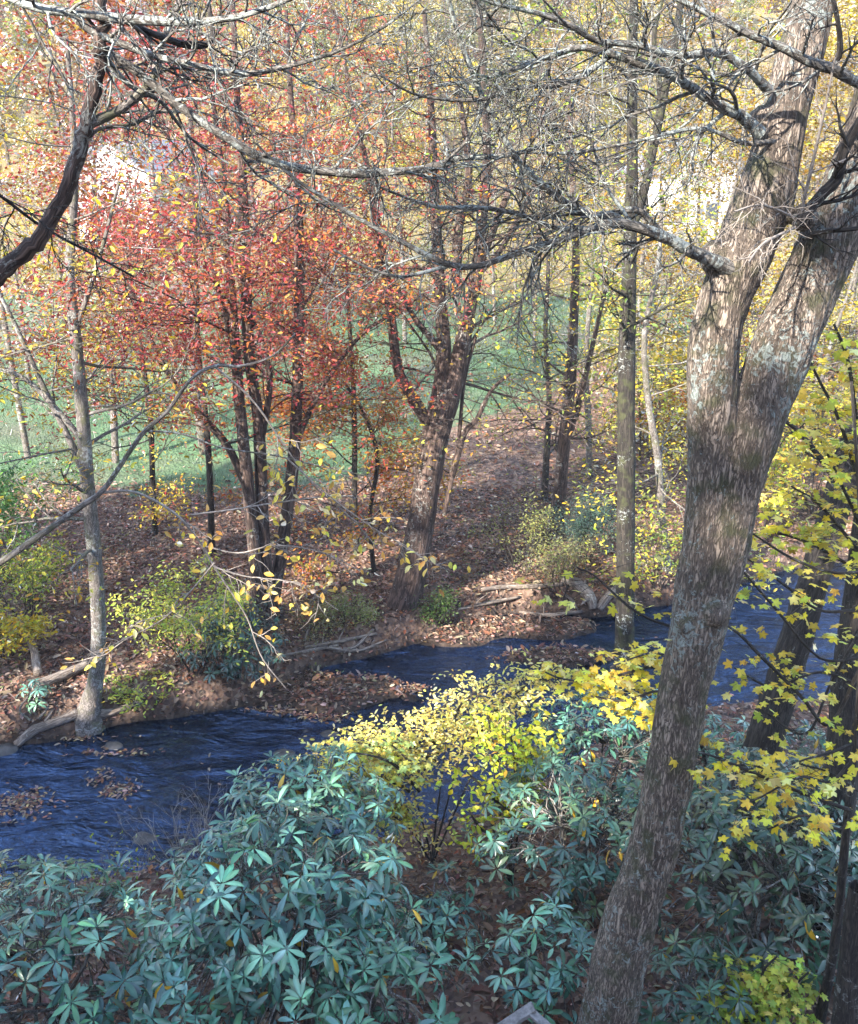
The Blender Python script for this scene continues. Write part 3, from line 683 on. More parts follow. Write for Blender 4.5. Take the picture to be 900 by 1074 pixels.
# ------------------------------------------------------------------ dark trees on the near bank, right edge
def near_tree(name, label, lst, Y, mat, cat='tree', twigs=0, **k):
    b = P(lst[0][0], lst[0][1], Y); b[2] = gz(b[0], b[1])
    root = thing(name, b, label, cat); M = MB()
    pts, rad = pxpts(lst, Y)
    if pts[0][2] > b[2] - .1: pts = np.vstack([b - [0, 0, .25], pts]); rad = np.concatenate([[rad[0] * 1.1], rad])
    a = crs(np.column_stack([pts, rad]), max(20, len(lst) * 6)); tube(M, a[:, :3], a[:, 3], 14, wob=.03)
    M.build('trunk', mat, root)
    return root, a
r9, _ = near_tree('leaning_dark_tree', 'dark rough trunk leaning right in front of the blue water, right of the forked hemlock', [(752, 960, 46), (768, 885, 42), (790, 815, 39), (806, 762, 37), (822, 712, 35), (838, 660, 33), (852, 615, 31), (866, 565, 30), (880, 520, 30), (893, 475, 30), (912, 420, 28), (940, 330, 26)], 8.2, B_DARK)
limb(r9, [(882, 510, 8), (860, 480, 6), (840, 455, 5), (822, 440, 4), (800, 420, 3)], 8.2, 7.8, mat=B_DARK, twigs=8, tl=.6, cf=TW)
r10, _ = near_tree('edge_trunk', 'dark trunk at the right frame edge behind yellow maple leaves', [(880, 830, 36), (884, 770, 31), (888, 700, 28), (896, 640, 25), (906, 560, 24), (920, 440, 22)], 7.0, B_DARK)
r12, _ = near_tree('dark_stump', 'near black broken stem in the lower right corner', [(884, 1110, 30), (889, 1050, 27), (895, 990, 25), (902, 930, 22)], 5.0, B_DARK, 'stump')

# yellow maple saplings and their layered sprays
def spray(root, lines, Y, per, tpl, size, cols, spread=.12, flat=.3, twigmat=B_DARK, clump=5, name='foliage', tw=.0022, w=None, tilt=.36):
    Mt = MB(); P0 = []
    for ln in lines:
        y0 = ln[0] if isinstance(ln[0], (int, float)) else Y
        l = ln[1:] if isinstance(ln[0], (int, float)) else ln
        a = stem(Mt, l, y0, y0, seg=5, wob=.02)
        L = np.linalg.norm(a[-1, :3] - a[0, :3]); k = max(3, int(L * per))
        for c in range(k):
            t = .15 + .85 * rng.random(); i = min(int(t * (len(a) - 1)), len(a) - 2)
            e = a[i, :3] + rng.normal(0, 1, 3) * spread * np.array([1, 1, flat]) + [0, 0, -.02]
            m = (a[i, :3] + e) / 2 + [0, 0, .015]
            tube(Mt, np.array([a[i, :3], m, e]), np.array([tw, tw * .8, tw * .5]), 3)
            for q in range(clump): P0.append(e + rng.normal(0, 1, 3) * size * .75 * np.array([1, 1, .35]))
    Mt.build('twig', twigmat, root)
    P0 = np.array(P0); n = len(P0); M = MB()
    ax = rng.normal(0, 1, (n, 3)) * [1, 1, .3] + [0, 0, -.3]; nr = rng.normal(0, tilt, (n, 3)) + [0, -.1, 1]
    leaves(M, tpl, P0, ax, nr, size * rng.uniform(.6, 1.2, n), pal(n, cols, w, .18))
    return M.build(name, M_LEAF, root, smoothed=False)

YM = [(.74, .62, .07), (.70, .56, .05), (.62, .6, .09), (.78, .68, .22), (.74, .60, .10), (.62, .42, .06)]
r11, a11 = near_tree('yellow_maple', 'thin curved maple sapling by the right edge holding layered bright yellow leaves', [(862, 1060, 11), (872, 1010, 10), (880, 955, 9), (885, 900, 9), (890, 845, 8), (897, 780, 7), (903, 700, 6), (905, 600, 5), (900, 500, 4), (893, 400, 3)], 5.3, B_DARK)
spray(r11, [[5.0, (892, 850, 5), (850, 835, 4), (800, 815, 4), (765, 800, 3), (738, 790, 2.5), (705, 782, 2)], [4.8, (893, 800, 4), (870, 820, 3), (840, 815, 3), (800, 835, 2), (770, 850, 2)],
            [5.0, (890, 850, 4), (880, 870, 3), (845, 855, 3), (805, 870, 2)], [4.9, (895, 780, 4), (870, 790, 3), (838, 800, 2), (870, 810, 2), (900, 830, 2)]], 5.0, 30, L_MAPLE, .062, YM, .14, clump=3, flat=.15, tilt=.28)
spray(r11, [[5.4, (903, 700, 5), (870, 760, 4), (840, 730, 4), (800, 690, 4), (760, 655, 3), (710, 658, 3), (665, 640, 3), (625, 605, 2), (605, 595, 2)], [5.6, (903, 690, 4), (860, 690, 3), (815, 640, 3), (780, 600, 2)],
            [5.7, (903, 640, 4), (860, 640, 3), (825, 615, 3), (790, 590, 2), (765, 575, 2)], [5.6, (905, 600, 4), (870, 600, 3), (830, 585, 3), (790, 560, 2)], [5.5, (904, 720, 4), (860, 705, 3), (810, 720, 3), (770, 700, 2)],
            [5.6, (903, 660, 4), (870, 720, 3), (845, 770, 3), (800, 745, 2)]], 5.5, 21, L_MAPLE, .058, YM + [(.42, .46, .06)], .22, clump=3, flat=.15, tilt=.28)
spray(r11, [[6.4, (900, 500, 5), (880, 440, 4), (860, 400, 3), (845, 370, 3)], [6.4, (900, 450, 4), (890, 380, 4), (875, 340, 3)], [6.6, (902, 550, 4), (870, 480, 3), (850, 440, 2)], [6.6, (903, 580, 4), (860, 530, 3), (830, 510, 2)], [6.6, (903, 600, 4), (850, 570, 3), (800, 555, 2)]], 6.5, 42, L_MAPLE, .066, YM + [(.42, .46, .06)], .26, flat=.15)
# yellow maple branch in front of the stream, left of the big trunk
b = ground(730, 900); ml = thing('yellow_maple', b, 'small maple behind the hemlock trunk reaching left over the water with clear yellow leaves', 'tree')
Mx = MB(); tube(Mx, crs([b - [0, 0, .2], b + [.05, .1, 1.0], P(720, 720, b[1] - .1), P(716, 640, b[1])], 16), np.linspace(.03, .012, 16), 7); Mx.build('trunk', B_DARK, ml)
spray(ml, [[(720, 720, 5), (690, 700, 4), (660, 705, 3), (625, 715, 3), (590, 712, 2), (572, 705, 2)], [(720, 735, 4), (690, 725, 3), (655, 735, 3), (620, 730, 2)], [(718, 700, 4), (690, 685, 3), (665, 690, 2), (640, 700, 2)], [(720, 745, 3), (690, 750, 3), (665, 755, 2)]], b[1], 24, L_MAPLE, .085, YM, .15, flat=.15, tilt=.3)
# shrubs with many small leaves
def shrub(name, label, b, hgt, spreadr, nst, tpl, size, cols, per, keep=1., mat=B_DARK, cat='shrub', group=None, flat=.6, lv=2, lsp=.1, lean=(0, 0, 0), w=None, r=.012, up=1.0):
    root = thing(name, b, label, cat, group); M = MB(); tips = []
    cf = cfg(levels=lv, steps=[6, 5, 4], wander=.16, trop=[.02, .01, 0], seg=[5, 4, 3], kids=[6, 4, 0], start=[.3, .2, .2], ang=.7, ratio=[.5, .5, .5], ntip=3)
    for s in range(nst):
        az = s * 2.4 + rng.uniform(0, 1); f = spreadr / hgt * rng.uniform(.2, 1)
        d = unit(np.array([math.cos(az) * f, math.sin(az) * f, up]) + np.array(lean))
        grow(M, np.array(b) + [math.cos(az) * .05, math.sin(az) * .05, -.08], d, math.hypot(hgt, spreadr * .5) * rng.uniform(.75, 1.0), r, 0, cf, tips)
    M.build('stem', mat, root)
    if per: crown(tips, per, lsp, size, cols, w, tpl, flat, 'foliage', root, keep=keep)
    return root, tips
g1 = P(530, 775, 8.3)
def at(px, py, Y, dz=0.):
    p = P(px, py, Y); return np.array([p[0], Y, gz(p[0], Y) + dz])
bs = at(455, 880, 8.6)
sv = thing('spicebush', bs, 'spreading shrub of small pale yellow leaves overhanging the stream in the middle', 'shrub')
Mx = MB()
for k, (qx, qy) in enumerate([(505, 720), (470, 760), (420, 800), (540, 730), (390, 830)]):
    tube(Mx, crs([bs + [rng.normal(0, .05), rng.normal(0, .05), -.1], (bs + P(qx, qy, 8.9)) / 2 + [0, 0, .15], P(qx, qy, 9.2)], 12), np.linspace(.014, .004, 12), 5)
Mx.build('stem', B_DARK, sv)
YS = [(.82, .68, .2), (.86, .74, .34), (.78, .64, .13), (.66, .6, .16), (.8, .6, .2)]
spray(sv, [[9.3, (505, 770, 4), (520, 745, 3), (545, 725, 2), (562, 712, 2), (585, 716, 1.5)], [9.2, (480, 770, 4), (480, 745, 3), (500, 725, 2), (530, 715, 2)], [9.2, (460, 790, 4), (450, 765, 3), (460, 745, 2), (475, 735, 2)],
           [8.9, (440, 810, 4), (410, 790, 3), (380, 780, 2), (345, 785, 2)], [8.8, (430, 830, 4), (400, 815, 3), (365, 805, 2), (335, 800, 2)], [8.7, (430, 850, 4), (410, 845, 3), (385, 850, 2)], [9.2, (480, 790, 3), (500, 770, 3), (515, 760, 2)], [9.0, (460, 800, 3), (430, 785, 3), (415, 770, 2), (400, 768, 2)], [8.6, (430, 870, 3), (420, 850, 3), (400, 835, 2)]],
      9, 120, L_OVAL, .068, YS, .22, clump=6, flat=.25)
spray(sv, [[8.5, (440, 830, 4), (410, 800, 3), (370, 790, 2), (350, 800, 2)], [8.5, (430, 850, 4), (395, 830, 3), (350, 822, 2), (335, 815, 2)], [8.4, (420, 860, 3), (400, 850, 2), (375, 845, 2)], [8.5, (440, 810, 3), (415, 785, 2), (400, 775, 2)]], 8.5, 34, L_MAPLE, .068, [(.6, .58, .12), (.7, .62, .10), (.46, .54, .18), (.4, .52, .2)], .12, clump=5)
bs = at(535, 900, 8.2)
su = thing('witch_hazel', bs, 'upright shrub of fresh lime-yellow leaves beside the pale yellow one above the water', 'shrub')
Mx = MB()
for k, (qx, qy) in enumerate([(545, 760), (515, 790), (560, 780), (500, 820), (530, 750)]):
    tube(Mx, crs([bs + [rng.normal(0, .05), rng.normal(0, .05), -.1], (bs + P(qx, qy, 8.2)) / 2 + [0, 0, .05], P(qx, qy, 8.2)], 12), np.linspace(.014, .004, 12), 5)
Mx.build('stem', B_DARK, su)
spray(su, [[8.2, (530, 850, 4), (525, 810, 3), (515, 770, 2), (512, 752, 2)], [8.3, (540, 850, 4), (548, 810, 3), (556, 780, 2), (562, 760, 2)], [8.1, (530, 850, 4), (505, 825, 3), (490, 810, 2)], [8.2, (540, 850, 4), (540, 805, 3), (535, 765, 2)], [8.2, (530, 860, 4), (550, 840, 3), (565, 810, 2)], [8.0, (530, 880, 4), (505, 870, 3), (492, 850, 2)]],
      8.2, 30, L_BEECH, .09, [(.58, .6, .06), (.48, .56, .06), (.7, .62, .06), (.7, .42, .06), (.38, .5, .08)], .11, clump=6, flat=.9, w=[3, 3, 2, .7, 2], tilt=.8)
bs = at(800, 1110, 5.4)
bs[2] += .02; sw = thing('maple_seedling', bs, 'low maple seedling with lime-green and yellow leaves in the lower right', 'shrub')
Mx = MB(); tube(Mx, crs([bs - [0, 0, .1], P(800, 1060, 5.4), P(800, 1010, 5.4)], 10), np.linspace(.012, .004, 10), 5); Mx.build('stem', B_DARK, sw)
spray(sw, [[5.4, (800, 1060, 4), (775, 1040, 3), (745, 1045, 2)], [5.4, (800, 1050, 4), (800, 1020, 3), (815, 1003, 2)], [5.3, (800, 1060, 4), (830, 1035, 3), (848, 1020, 2)], [5.3, (800, 1070, 4), (770, 1070, 3), (740, 1065, 2)], [5.3, (800, 1070, 4), (825, 1060, 3), (850, 1068, 2)]], 5.4, 55, L_MAPLE, .06, [(.42, .48, .08), (.5, .5, .08), (.3, .42, .08), (.6, .52, .12)], .09, clump=5)

# ------------------------------------------------------------------ rhododendrons
def rhodo(label, b, hgt, rad, nwh, size=.17, cols=RHO, yellow=.02, nst=9, inner=.35, group='rhododendrons on the banks', squash=.75):
    root = thing('rhododendron', b, label, 'shrub', group)
    b = np.array(b, float); ctr = b + [0, 0, hgt - rad * squash]
    Ms = MB(); Ml = MB()
    # whorls over a lumpy dome, some inside
    d = rdir(nwh, .35); lump = 1 + .28 * np.array([mnoise.noise(Vector(list(x * 2.3 + b))) for x in d])
    rr = np.where(rng.random(nwh) < inner, rng.uniform(.45, .85, nwh), rng.uniform(.85, 1.05, nwh)) * lump
    tip = ctr + d * rr[:, None] * rad * np.array([1, 1, squash])
    gzv = height(tip[:, 0], tip[:, 1]); okk = tip[:, 2] > gzv + .12
    tip = tip[okk]; d = d[okk]; n = len(tip)
    hub = [ctr + unit(rng.normal(0, 1, 3) + [0, 0, .2]) * rad * .4 * np.array([1, 1, squash]) for _ in range(nst)]
    for h in hub:
        tube(Ms, crs([b + rng.normal(0, .12, 3) * [1, 1, 0] - [0, 0, .1], (b + h) / 2 + rng.normal(0, .1, 3), h], 9), np.linspace(.02, .011, 9), 5)
    hb = np.array(hub)
    up = unit(d * .6 + [0, 0, .8] + rng.normal(0, .22, (n, 3)))
    for i in range(n):
        j = int(np.argmin(np.linalg.norm(hb - tip[i], axis=1)))
        tube(Ms, crs([hb[j], (hb[j] + tip[i]) / 2 + rng.normal(0, .06, 3), tip[i] - up[i] * .12, tip[i]], 7), np.linspace(.008, .0035, 7), 3)
    pos = []; ax = []; nr = []; sz = []; cl = []
    for i in range(n):
        k = rng.integers(5, 12); z = up[i]; em = rng.normal(-.04, .32)
        x = unit(np.cross(z, rng.normal(0, 1, 3))); y = np.cross(z, x)
        ph = rng.uniform(0, 6.28); s = size * rng.uniform(.78, 1.2)
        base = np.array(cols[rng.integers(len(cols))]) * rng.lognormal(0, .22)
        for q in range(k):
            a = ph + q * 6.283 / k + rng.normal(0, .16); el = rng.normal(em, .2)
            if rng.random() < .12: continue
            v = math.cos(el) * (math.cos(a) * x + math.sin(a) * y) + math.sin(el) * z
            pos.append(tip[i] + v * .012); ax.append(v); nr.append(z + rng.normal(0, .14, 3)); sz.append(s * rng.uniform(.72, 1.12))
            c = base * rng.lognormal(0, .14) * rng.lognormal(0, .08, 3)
            if rng.random() < yellow: c = np.array([.55, .33, .03]) * rng.uniform(.7, 1.1); nr[-1] = nr[-1] + rng.normal(0, .6, 3); ax[-1] = unit(v + [0, 0, -.9])
            cl.append(c)
    leaves(Ml, L_RHODO, np.array(pos), np.array(ax), np.array(nr), np.array(sz), np.array(cl))
    Ms.build('stem', B_GREY, root); Ml.build('foliage', M_RHODO, root, smoothed=True)
    return root
def rh(label, px, py, Y, hgt, rad, n, **k):
    """bush whose middle shows at the photo point when it stands at distance Y"""
    p = P(px, py, Y); z = gz(p[0], Y)
    return rhodo(label, (p[0], Y, z), hgt, rad, n, **k)
rh('large blue-green rhododendron filling the lower left, sunward leaves fanned in whorls', 285, 970, 5.9, 1.8, 1.1, 300, size=.155)
rh('rhododendron rising beside the bare twigs in front of the stream, below the pale yellow shrub', 325, 845, 7.4, 1.9, .85, 230, size=.135)
rh('broad rhododendron hugging the lower left corner', 60, 1060, 5.6, 1.4, .95, 170, size=.145)
rh('thin mixed rhododendron at the left edge above the water', 20, 960, 7.0, 1.0, .75, 90, size=.13, cols=[(.06, .11, .05), (.05, .10, .06), (.09, .13, .05)], yellow=.05)
rh('rhododendron at the bottom edge beside the leaf covered gap', 400, 1045, 5.4, 1.4, .62, 80, size=.14, cols=[(.06, .15, .09), (.07, .17, .10)])
rh('rhododendron behind the leaf covered gap, left of the hemlock trunk', 600, 880, 7.6, 1.65, .95, 220, size=.13, cols=[(.045, .105, .075), (.06, .14, .095), (.04, .09, .06), (.08, .13, .06)])
rh('tall rhododendron against the water between lichened trunk and hemlock', 640, 795, 9.4, 1.8, 1.1, 260, size=.13)
rh('small sparse rhododendron closing the upper end of the leaf covered gap', 455, 935, 7.0, .8, .5, 45, size=.12)
rh('rhododendron at the foot of the hemlock, left side, with bare grey stems', 565, 1000, 5.9, 1.0, .6, 60, size=.13)
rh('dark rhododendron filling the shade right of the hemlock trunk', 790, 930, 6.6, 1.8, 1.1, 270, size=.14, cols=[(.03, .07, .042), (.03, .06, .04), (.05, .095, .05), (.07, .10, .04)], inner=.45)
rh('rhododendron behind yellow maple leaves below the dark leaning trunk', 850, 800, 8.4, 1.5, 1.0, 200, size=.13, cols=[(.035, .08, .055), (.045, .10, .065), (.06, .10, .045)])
rh('rhododendron above the waterline behind the hemlock trunk', 760, 770, 9.3, 1.3, .95, 170, size=.13)
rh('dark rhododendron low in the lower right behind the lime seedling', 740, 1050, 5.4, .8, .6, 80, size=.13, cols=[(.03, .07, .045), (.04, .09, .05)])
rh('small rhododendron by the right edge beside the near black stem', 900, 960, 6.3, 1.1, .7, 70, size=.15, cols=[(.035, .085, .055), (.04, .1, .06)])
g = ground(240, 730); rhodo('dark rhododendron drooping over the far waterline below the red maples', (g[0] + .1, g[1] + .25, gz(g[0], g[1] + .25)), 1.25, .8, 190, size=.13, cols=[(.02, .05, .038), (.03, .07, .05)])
g = ground(40, 742); rhodo('tiny rhododendron beside the fallen log on the left bank', (g[0], g[1], g[2]), .42, .26, 16, size=.12)

# ------------------------------------------------------------------ far bank shrubs
def gshrub(label, px, py, hgt, sp, nst, size, cols, per, name='bank_shrub', **k):
    return shrub(name, label, ground(px, py), hgt, sp, nst, k.pop('tpl', L_OVAL), size, cols, per, **k)
LIME = [(.5, .52, .10), (.42, .48, .10), (.6, .54, .09), (.3, .4, .08)]
gshrub('airy lime-yellow shrub between the grey tree and the red maples', 205, 705, 1.6, 1.5, 9, .07, LIME, 5, flat=.35)
gshrub('low yellow-green shrub overhanging the water right of the grey tree', 150, 745, .5, .8, 5, .075, LIME, 3, flat=.4, keep=.6)
gshrub('thin olive shrub behind the grey tree on the left', 30, 650, 1.3, 1.5, 7, .07, YGR, 4, flat=.4)
gshrub('yellow leaved seedling at the left edge', 5, 690, 1.1, .7, 4, .09, YEL, 4, flat=.4)
gshrub('leafy green sapling at the left edge above the meadow', 8, 610, 2.6, .9, 5, .09, [(.10, .22, .06), (.16, .28, .07), (.08, .18, .06)], 6, flat=.5)
gshrub('small green bush right of the leaning forked tree', 462, 655, .7, .4, 5, .05, [(.09, .16, .04), (.15, .22, .06)], 3)
gshrub('pale lime shrub beside the leaf covered path', 548, 602, 1.5, .9, 8, .055, [(.26, .28, .08), (.3, .3, .09), (.2, .22, .07)], 4, flat=.4, keep=.6)
gshrub('twiggy olive thicket above the cut bank on the right', 590, 625, 1.2, 1.0, 9, .05, [(.2, .22, .08), (.25, .24, .1), (.16, .15, .08)], 3)
gshrub('grey-green evergreen shrub behind the slender tree', 612, 590, 1.5, .6, 9, .05, [(.06, .11, .09), (.08, .13, .10)], 9, flat=.8)
gshrub('green shrub at the foot of the lichened tree on the far side', 690, 620, 1.4, .8, 7, .07, YGR, 3, flat=.4, keep=.6)
gshrub('low olive sprouts on the leaf covered bank left of the leaning forked tree', 365, 655, .5, .6, 7, .05, [(.2, .24, .09), (.26, .28, .1)], 3)
gshrub('thin brambly shrub with olive leaves below the red maples', 330, 665, .6, .5, 6, .05, [(.2, .2, .08), (.26, .2, .08)], 2)
gshrub('yellow-green shrub in sunlit leaves behind the hemlock', 800, 560, 2.2, 1.4, 8, .09, YGR + YEL, 5, flat=.5)
gshrub('golden shrub in front of the far right woodland', 850, 540, 3.0, 1.8, 8, .1, YEL, 5, flat=.5)
gshrub('russet shrub seen between lichened trunk and hemlock', 710, 480, 1.8, 1.2, 7, .1, ORG, 5, flat=.5)
# bare twiggy shrub in front of the water
for lab, px, py, Y, h, sp, n in [('bare pale twiggy shrub standing before the dark water on the left', 205, 925, 8.1, 1.15, .75, 11), ('small sparse twig cluster with a few leaves left of the bare shrub', 125, 945, 8.0, .7, .5, 5)]:
    shrub('bare_shrub', lab, at(px, py, Y), h, sp, n, L_OVAL, .05, YGR, 1 if n == 5 else 0, keep=.3, mat=B_TWIG, r=.008)

# ------------------------------------------------------------------ dead wood, stones, planks
def log(label, lst, mat=B_DEAD, name='fallen_branch', lift=.06, twig=0):
    pts = []; rad = []
    for x, y, wd in lst:
        p = ground(x, y); pts.append(p + [0, 0, lift]); rad.append(wd * .5 * mpp(p))
    b = pts[0].copy(); root = MB(); a = crs(np.column_stack([pts, rad]), len(lst) * 5)
    tube(root, a[:, :3] , a[:, 3], 8, wob=.06, cap=True)
    for q in range(twig):
        i = rng.integers(2, len(a) - 2); dd = rdir(1, .3)[0]; tube(root, np.array([a[i, :3], a[i, :3] + dd * .25, a[i, :3] + dd * .45 + [0, 0, -.05]]), np.array([a[i, 3] * .5, a[i, 3] * .35, .003]), 5)
    o = root.build(name, mat); o['label'] = label; o['category'] = 'dead wood'
    return o
log('pale fallen log resting against the foot of the grey tree', [(35, 728, 11), (60, 718, 11), (95, 704, 9)], name='fallen_log', lift=.12)
log('grey broken stub leaning behind the fallen log', [(42, 718, 9), (36, 690, 8), (20, 662, 7)], name='fallen_log', lift=.2)
log('bleached root running along the left waterline', [(18, 786, 9), (35, 772, 11), (50, 768, 10), (85, 757, 12)], name='exposed_root', twig=4)
log('thick root spreading right from the grey tree', [(96, 758, 12), (120, 752, 8), (150, 742, 5)], name='exposed_root', twig=3)
for k, (lab, l) in enumerate([('lowest driftwood stick under the cut bank beside the leaning forked tree', [(320, 684, 3), (360, 680, 4), (395, 672, 3)]), ('pale driftwood stick caught along the cut bank', [(335, 682, 4), (368, 684, 4), (392, 668, 3)]),
                 ('dark driftwood stick nearest the rhododendron', [(295, 692, 3), (330, 690, 4), (355, 684, 3)]), ('crooked driftwood fork above the cut bank', [(322, 640, 3), (330, 632, 3), (345, 622, 2)]), ('thin stick pointing up the leafy bank', [(320, 674, 3), (326, 660, 3), (336, 650, 2)]),
                 ('stick lying flat on leaves left of the leaning forked tree', [(350, 690, 3), (380, 688, 3), (405, 676, 2)])]): log(lab, l, twig=2)
for lab, l in [('long fallen branch along the right bank above the shallow pool', [(505, 622, 4), (530, 620, 5), (560, 622, 5), (590, 618, 4)]), ('thick stub of root jutting over the right bank', [(590, 612, 10), (603, 616, 12), (618, 632, 12), (622, 642, 9)]), ('second leaning stub beside the right bank undercut', [(628, 642, 8), (636, 630, 9), (652, 618, 8)]),
               ('pale stick lying at the water edge on the right bank', [(545, 645, 3), (575, 648, 4), (610, 646, 3)]), ('stick slanting down the right bank to the pool', [(590, 626, 3), (600, 638, 3), (606, 648, 2)]), ('straight fallen branch lying before the pool on leaves', [(480, 643, 3), (510, 638, 4), (545, 630, 3)])]: log(lab, l, twig=2)
log('pale crooked branch on leaves below the dark leaning trunk', [(845, 800, 5), (862, 786, 5), (880, 772, 3)], twig=1)

def stone(label, p, s, seed):
    bm = bmesh.new(); bmesh.ops.create_icosphere(bm, subdivisions=3, radius=1)
    for v in bm.verts:
        c = v.co; k = 1 + .3 * mnoise.noise(c * 1.1 + Vector((seed, 0, 0))) + .1 * mnoise.noise(c * 3 + Vector((seed, 3, 0)))
        v.co = Vector((c.x * k * s[0], c.y * k * s[1], c.z * k * s[2]))
    me = bpy.data.meshes.new('stone'); bm.to_mesh(me); bm.free(); me.materials.append(M_STONE)
    me.polygons.foreach_set('use_smooth', np.ones(len(me.polygons), bool))
    o = bpy.data.objects.new('stone', me); COL.objects.link(o); o.location = p; tag(o, label, 'stone', 'stones in the stream')
for lab, px, py, s in [('grey stone at the left waterline', 3, 788, (.2, .16, .14)), ('rounded stone in the water off the leaf bar beside rhododendron', 297, 792, (.17, .14, .1)), ('flat wet stone at the tip of the leaf bar', 391, 716, (.16, .12, .08)), ('small stone below the leaf bar in the dark water', 345, 770, (.14, .1, .08)), ('dark stone below the grey tree', 118, 782, (.16, .12, .07)), ('pale stone in the shallow near side under the bare shrub', 150, 880, (.18, .14, .08))]:
    p = onz(px, py); stone(lab, (p[0], p[1], -.03), s, px * .37)

# weathered plank rail at the bottom edge
p0 = ground(575, 1085)
q0, q1 = P(516, 1086, 5.15), P(562, 1056, 5.3); zt = max(q0[2], q1[2])
rail = thing('wooden_rail', p0, 'weathered grey plank handrail end at the bottom edge below the leafy gap', 'railing')
def plank(name, a, b, w_, h_, par):
    a = np.array(a); b = np.array(b); t = unit(b - a); s = unit(np.cross(t, [0, 0, 1])); u = np.cross(s, t)
    M = MB(); v = []
    for e in (a, b):
        for sx, sz in ((-1, -1), (1, -1), (1, 1), (-1, 1)): v.append(e + s * sx * w_ / 2 + u * sz * h_ / 2)
    M.add(v, [(0, 1, 5, 4), (1, 2, 6, 5), (2, 3, 7, 6), (3, 0, 4, 7), (3, 2, 1, 0), (4, 5, 6, 7)])
    o = M.build(name, M_PLANK, par, smoothed=False); bv = o.modifiers.new('b', 'BEVEL'); bv.width = .006; bv.segments = 2
q2 = P(585, 1090, 5.0)
plank('top_board', P(470, 1116, 5.1), P(560, 1056, 5.25), .09, .035, rail)
plank('side_board', P(557, 1062, 5.22), P(600, 1100, 5.0), .07, .03, rail)
pp = P(556, 1064, 5.2); plank('post', (pp[0], pp[1], gz(pp[0], pp[1]) - .1), (pp[0], pp[1], pp[2] - .03), .08, .08, rail)
# ------------------------------------------------------------------ fallen leaves (nobody could count them)
def litter(name, n, xr, yr, keepf, size, zoff=.02, cols=LIT, tilt=.45, var=.25):
    x = rng.uniform(*xr, n); y = rng.uniform(*yr, n); k = keepf(x, y); x = x[k]; y = y[k]; m = len(x)
    pos = np.stack([x, y, height(x, y) + zoff + rng.uniform(0, .02, m)], 1)
    ax = rng.normal(0, 1, (m, 3)) * [1, 1, .3]; nr = rng.normal(0, tilt, (m, 3)) + [0, 0, 1]
    M = MB(); leaves(M, L_OVAL, pos, ax, nr, size * rng.lognormal(-.05, .33, m), pal(m, cols, None, var))
    return tag(M.build(name, M_LITTER, smoothed=False), kind='stuff')
def on_far(x, y):
    md, st, wet = zones(x, y); h = height(x, y)
    return (y > yline(fw, x) - 2.2) & (h > .015) & (rng.random(len(x)) > md * .93) & (np.abs(x) < y * .52 + 1.2)
litter('fallen_leaves', 100000, (-11, 11), (10.5, 22), on_far, .085)
litter('fallen_leaves_beyond', 60000, (-16, 22), (22, 45), lambda x, y: on_far(x, y) & (rng.random(len(x)) > .25), .13)
litter('fallen_leaves_near', 26000, (-5, 6.5), (4, 12.5), lambda x, y: (height(x, y) > .03) & (y < yline(nw, x) + .3), .075)
# rafts floating on the water
def raft(px, py, rx, ry, n):
    c = onz(px, py); a = rng.uniform(0, 6.28, n); r = np.sqrt(rng.random(n)) * rng.uniform(.4, 1.15, n)
    return c[:2] + np.stack([np.cos(a) * r * rx, np.sin(a) * r * ry], 1)
pp = np.vstack([raft(22, 845, .55, .4, 260), raft(125, 828, .42, .2, 120), raft(105, 815, .25, .22, 50), raft(345, 752, .45, .2, 170), raft(430, 722, .4, .12, 130), raft(565, 690, .9, .28, 420), raft(300, 745, .7, .18, 220), raft(50, 935, .4, .25, 120), raft(155, 925, .4, .3, 130), raft(45, 775, 1.2, .15, 200), raft(470, 655, .9, .2, 200), raft(115, 790, .8, .12, 80), raft(640, 690, .4, .12, 60),
                np.stack([rng.uniform(-7, 6, 260), rng.uniform(9, 18, 260)], 1)])
kk = height(pp[:, 0], pp[:, 1]) < .0; pp = pp[kk]; m = len(pp)
M = MB(); leaves(M, L_OVAL, np.column_stack([pp, .006 + rng.uniform(0, .02, m)]), rng.normal(0, 1, (m, 3)) * [1, 1, .15], rng.normal(0, .2, (m, 3)) + [0, 0, 1], .075 * rng.uniform(.6, 1.3, m), pal(m, LIT + [(.45, .3, .14), (.34, .24, .18)], None, .25))
tag(M.build('floating_leaves', M_LITTER, smoothed=False), kind='stuff')
# green sprigs between the fallen leaves
n = 16000; x = rng.uniform(-10, 10, n); y = rng.uniform(11, 24, n)
k = on_far(x, y) & (vnoise(x, y, 1.1, 7) > .66); x = x[k]; y = y[k]; m = len(x)
M = MB(); leaves(M, L_OVAL, np.stack([x, y, height(x, y) + rng.uniform(.03, .22, m)], 1), rng.normal(0, 1, (m, 3)) * [1, 1, .5], rng.normal(0, .5, (m, 3)) + [0, 0, 1], rng.uniform(.03, .065, m), pal(m, [(.14, .2, .06), (.24, .27, .09), (.10, .16, .05), (.3, .26, .08)], None, .25))
tag(M.build('ground_cover', M_LEAF, smoothed=False), kind='stuff')
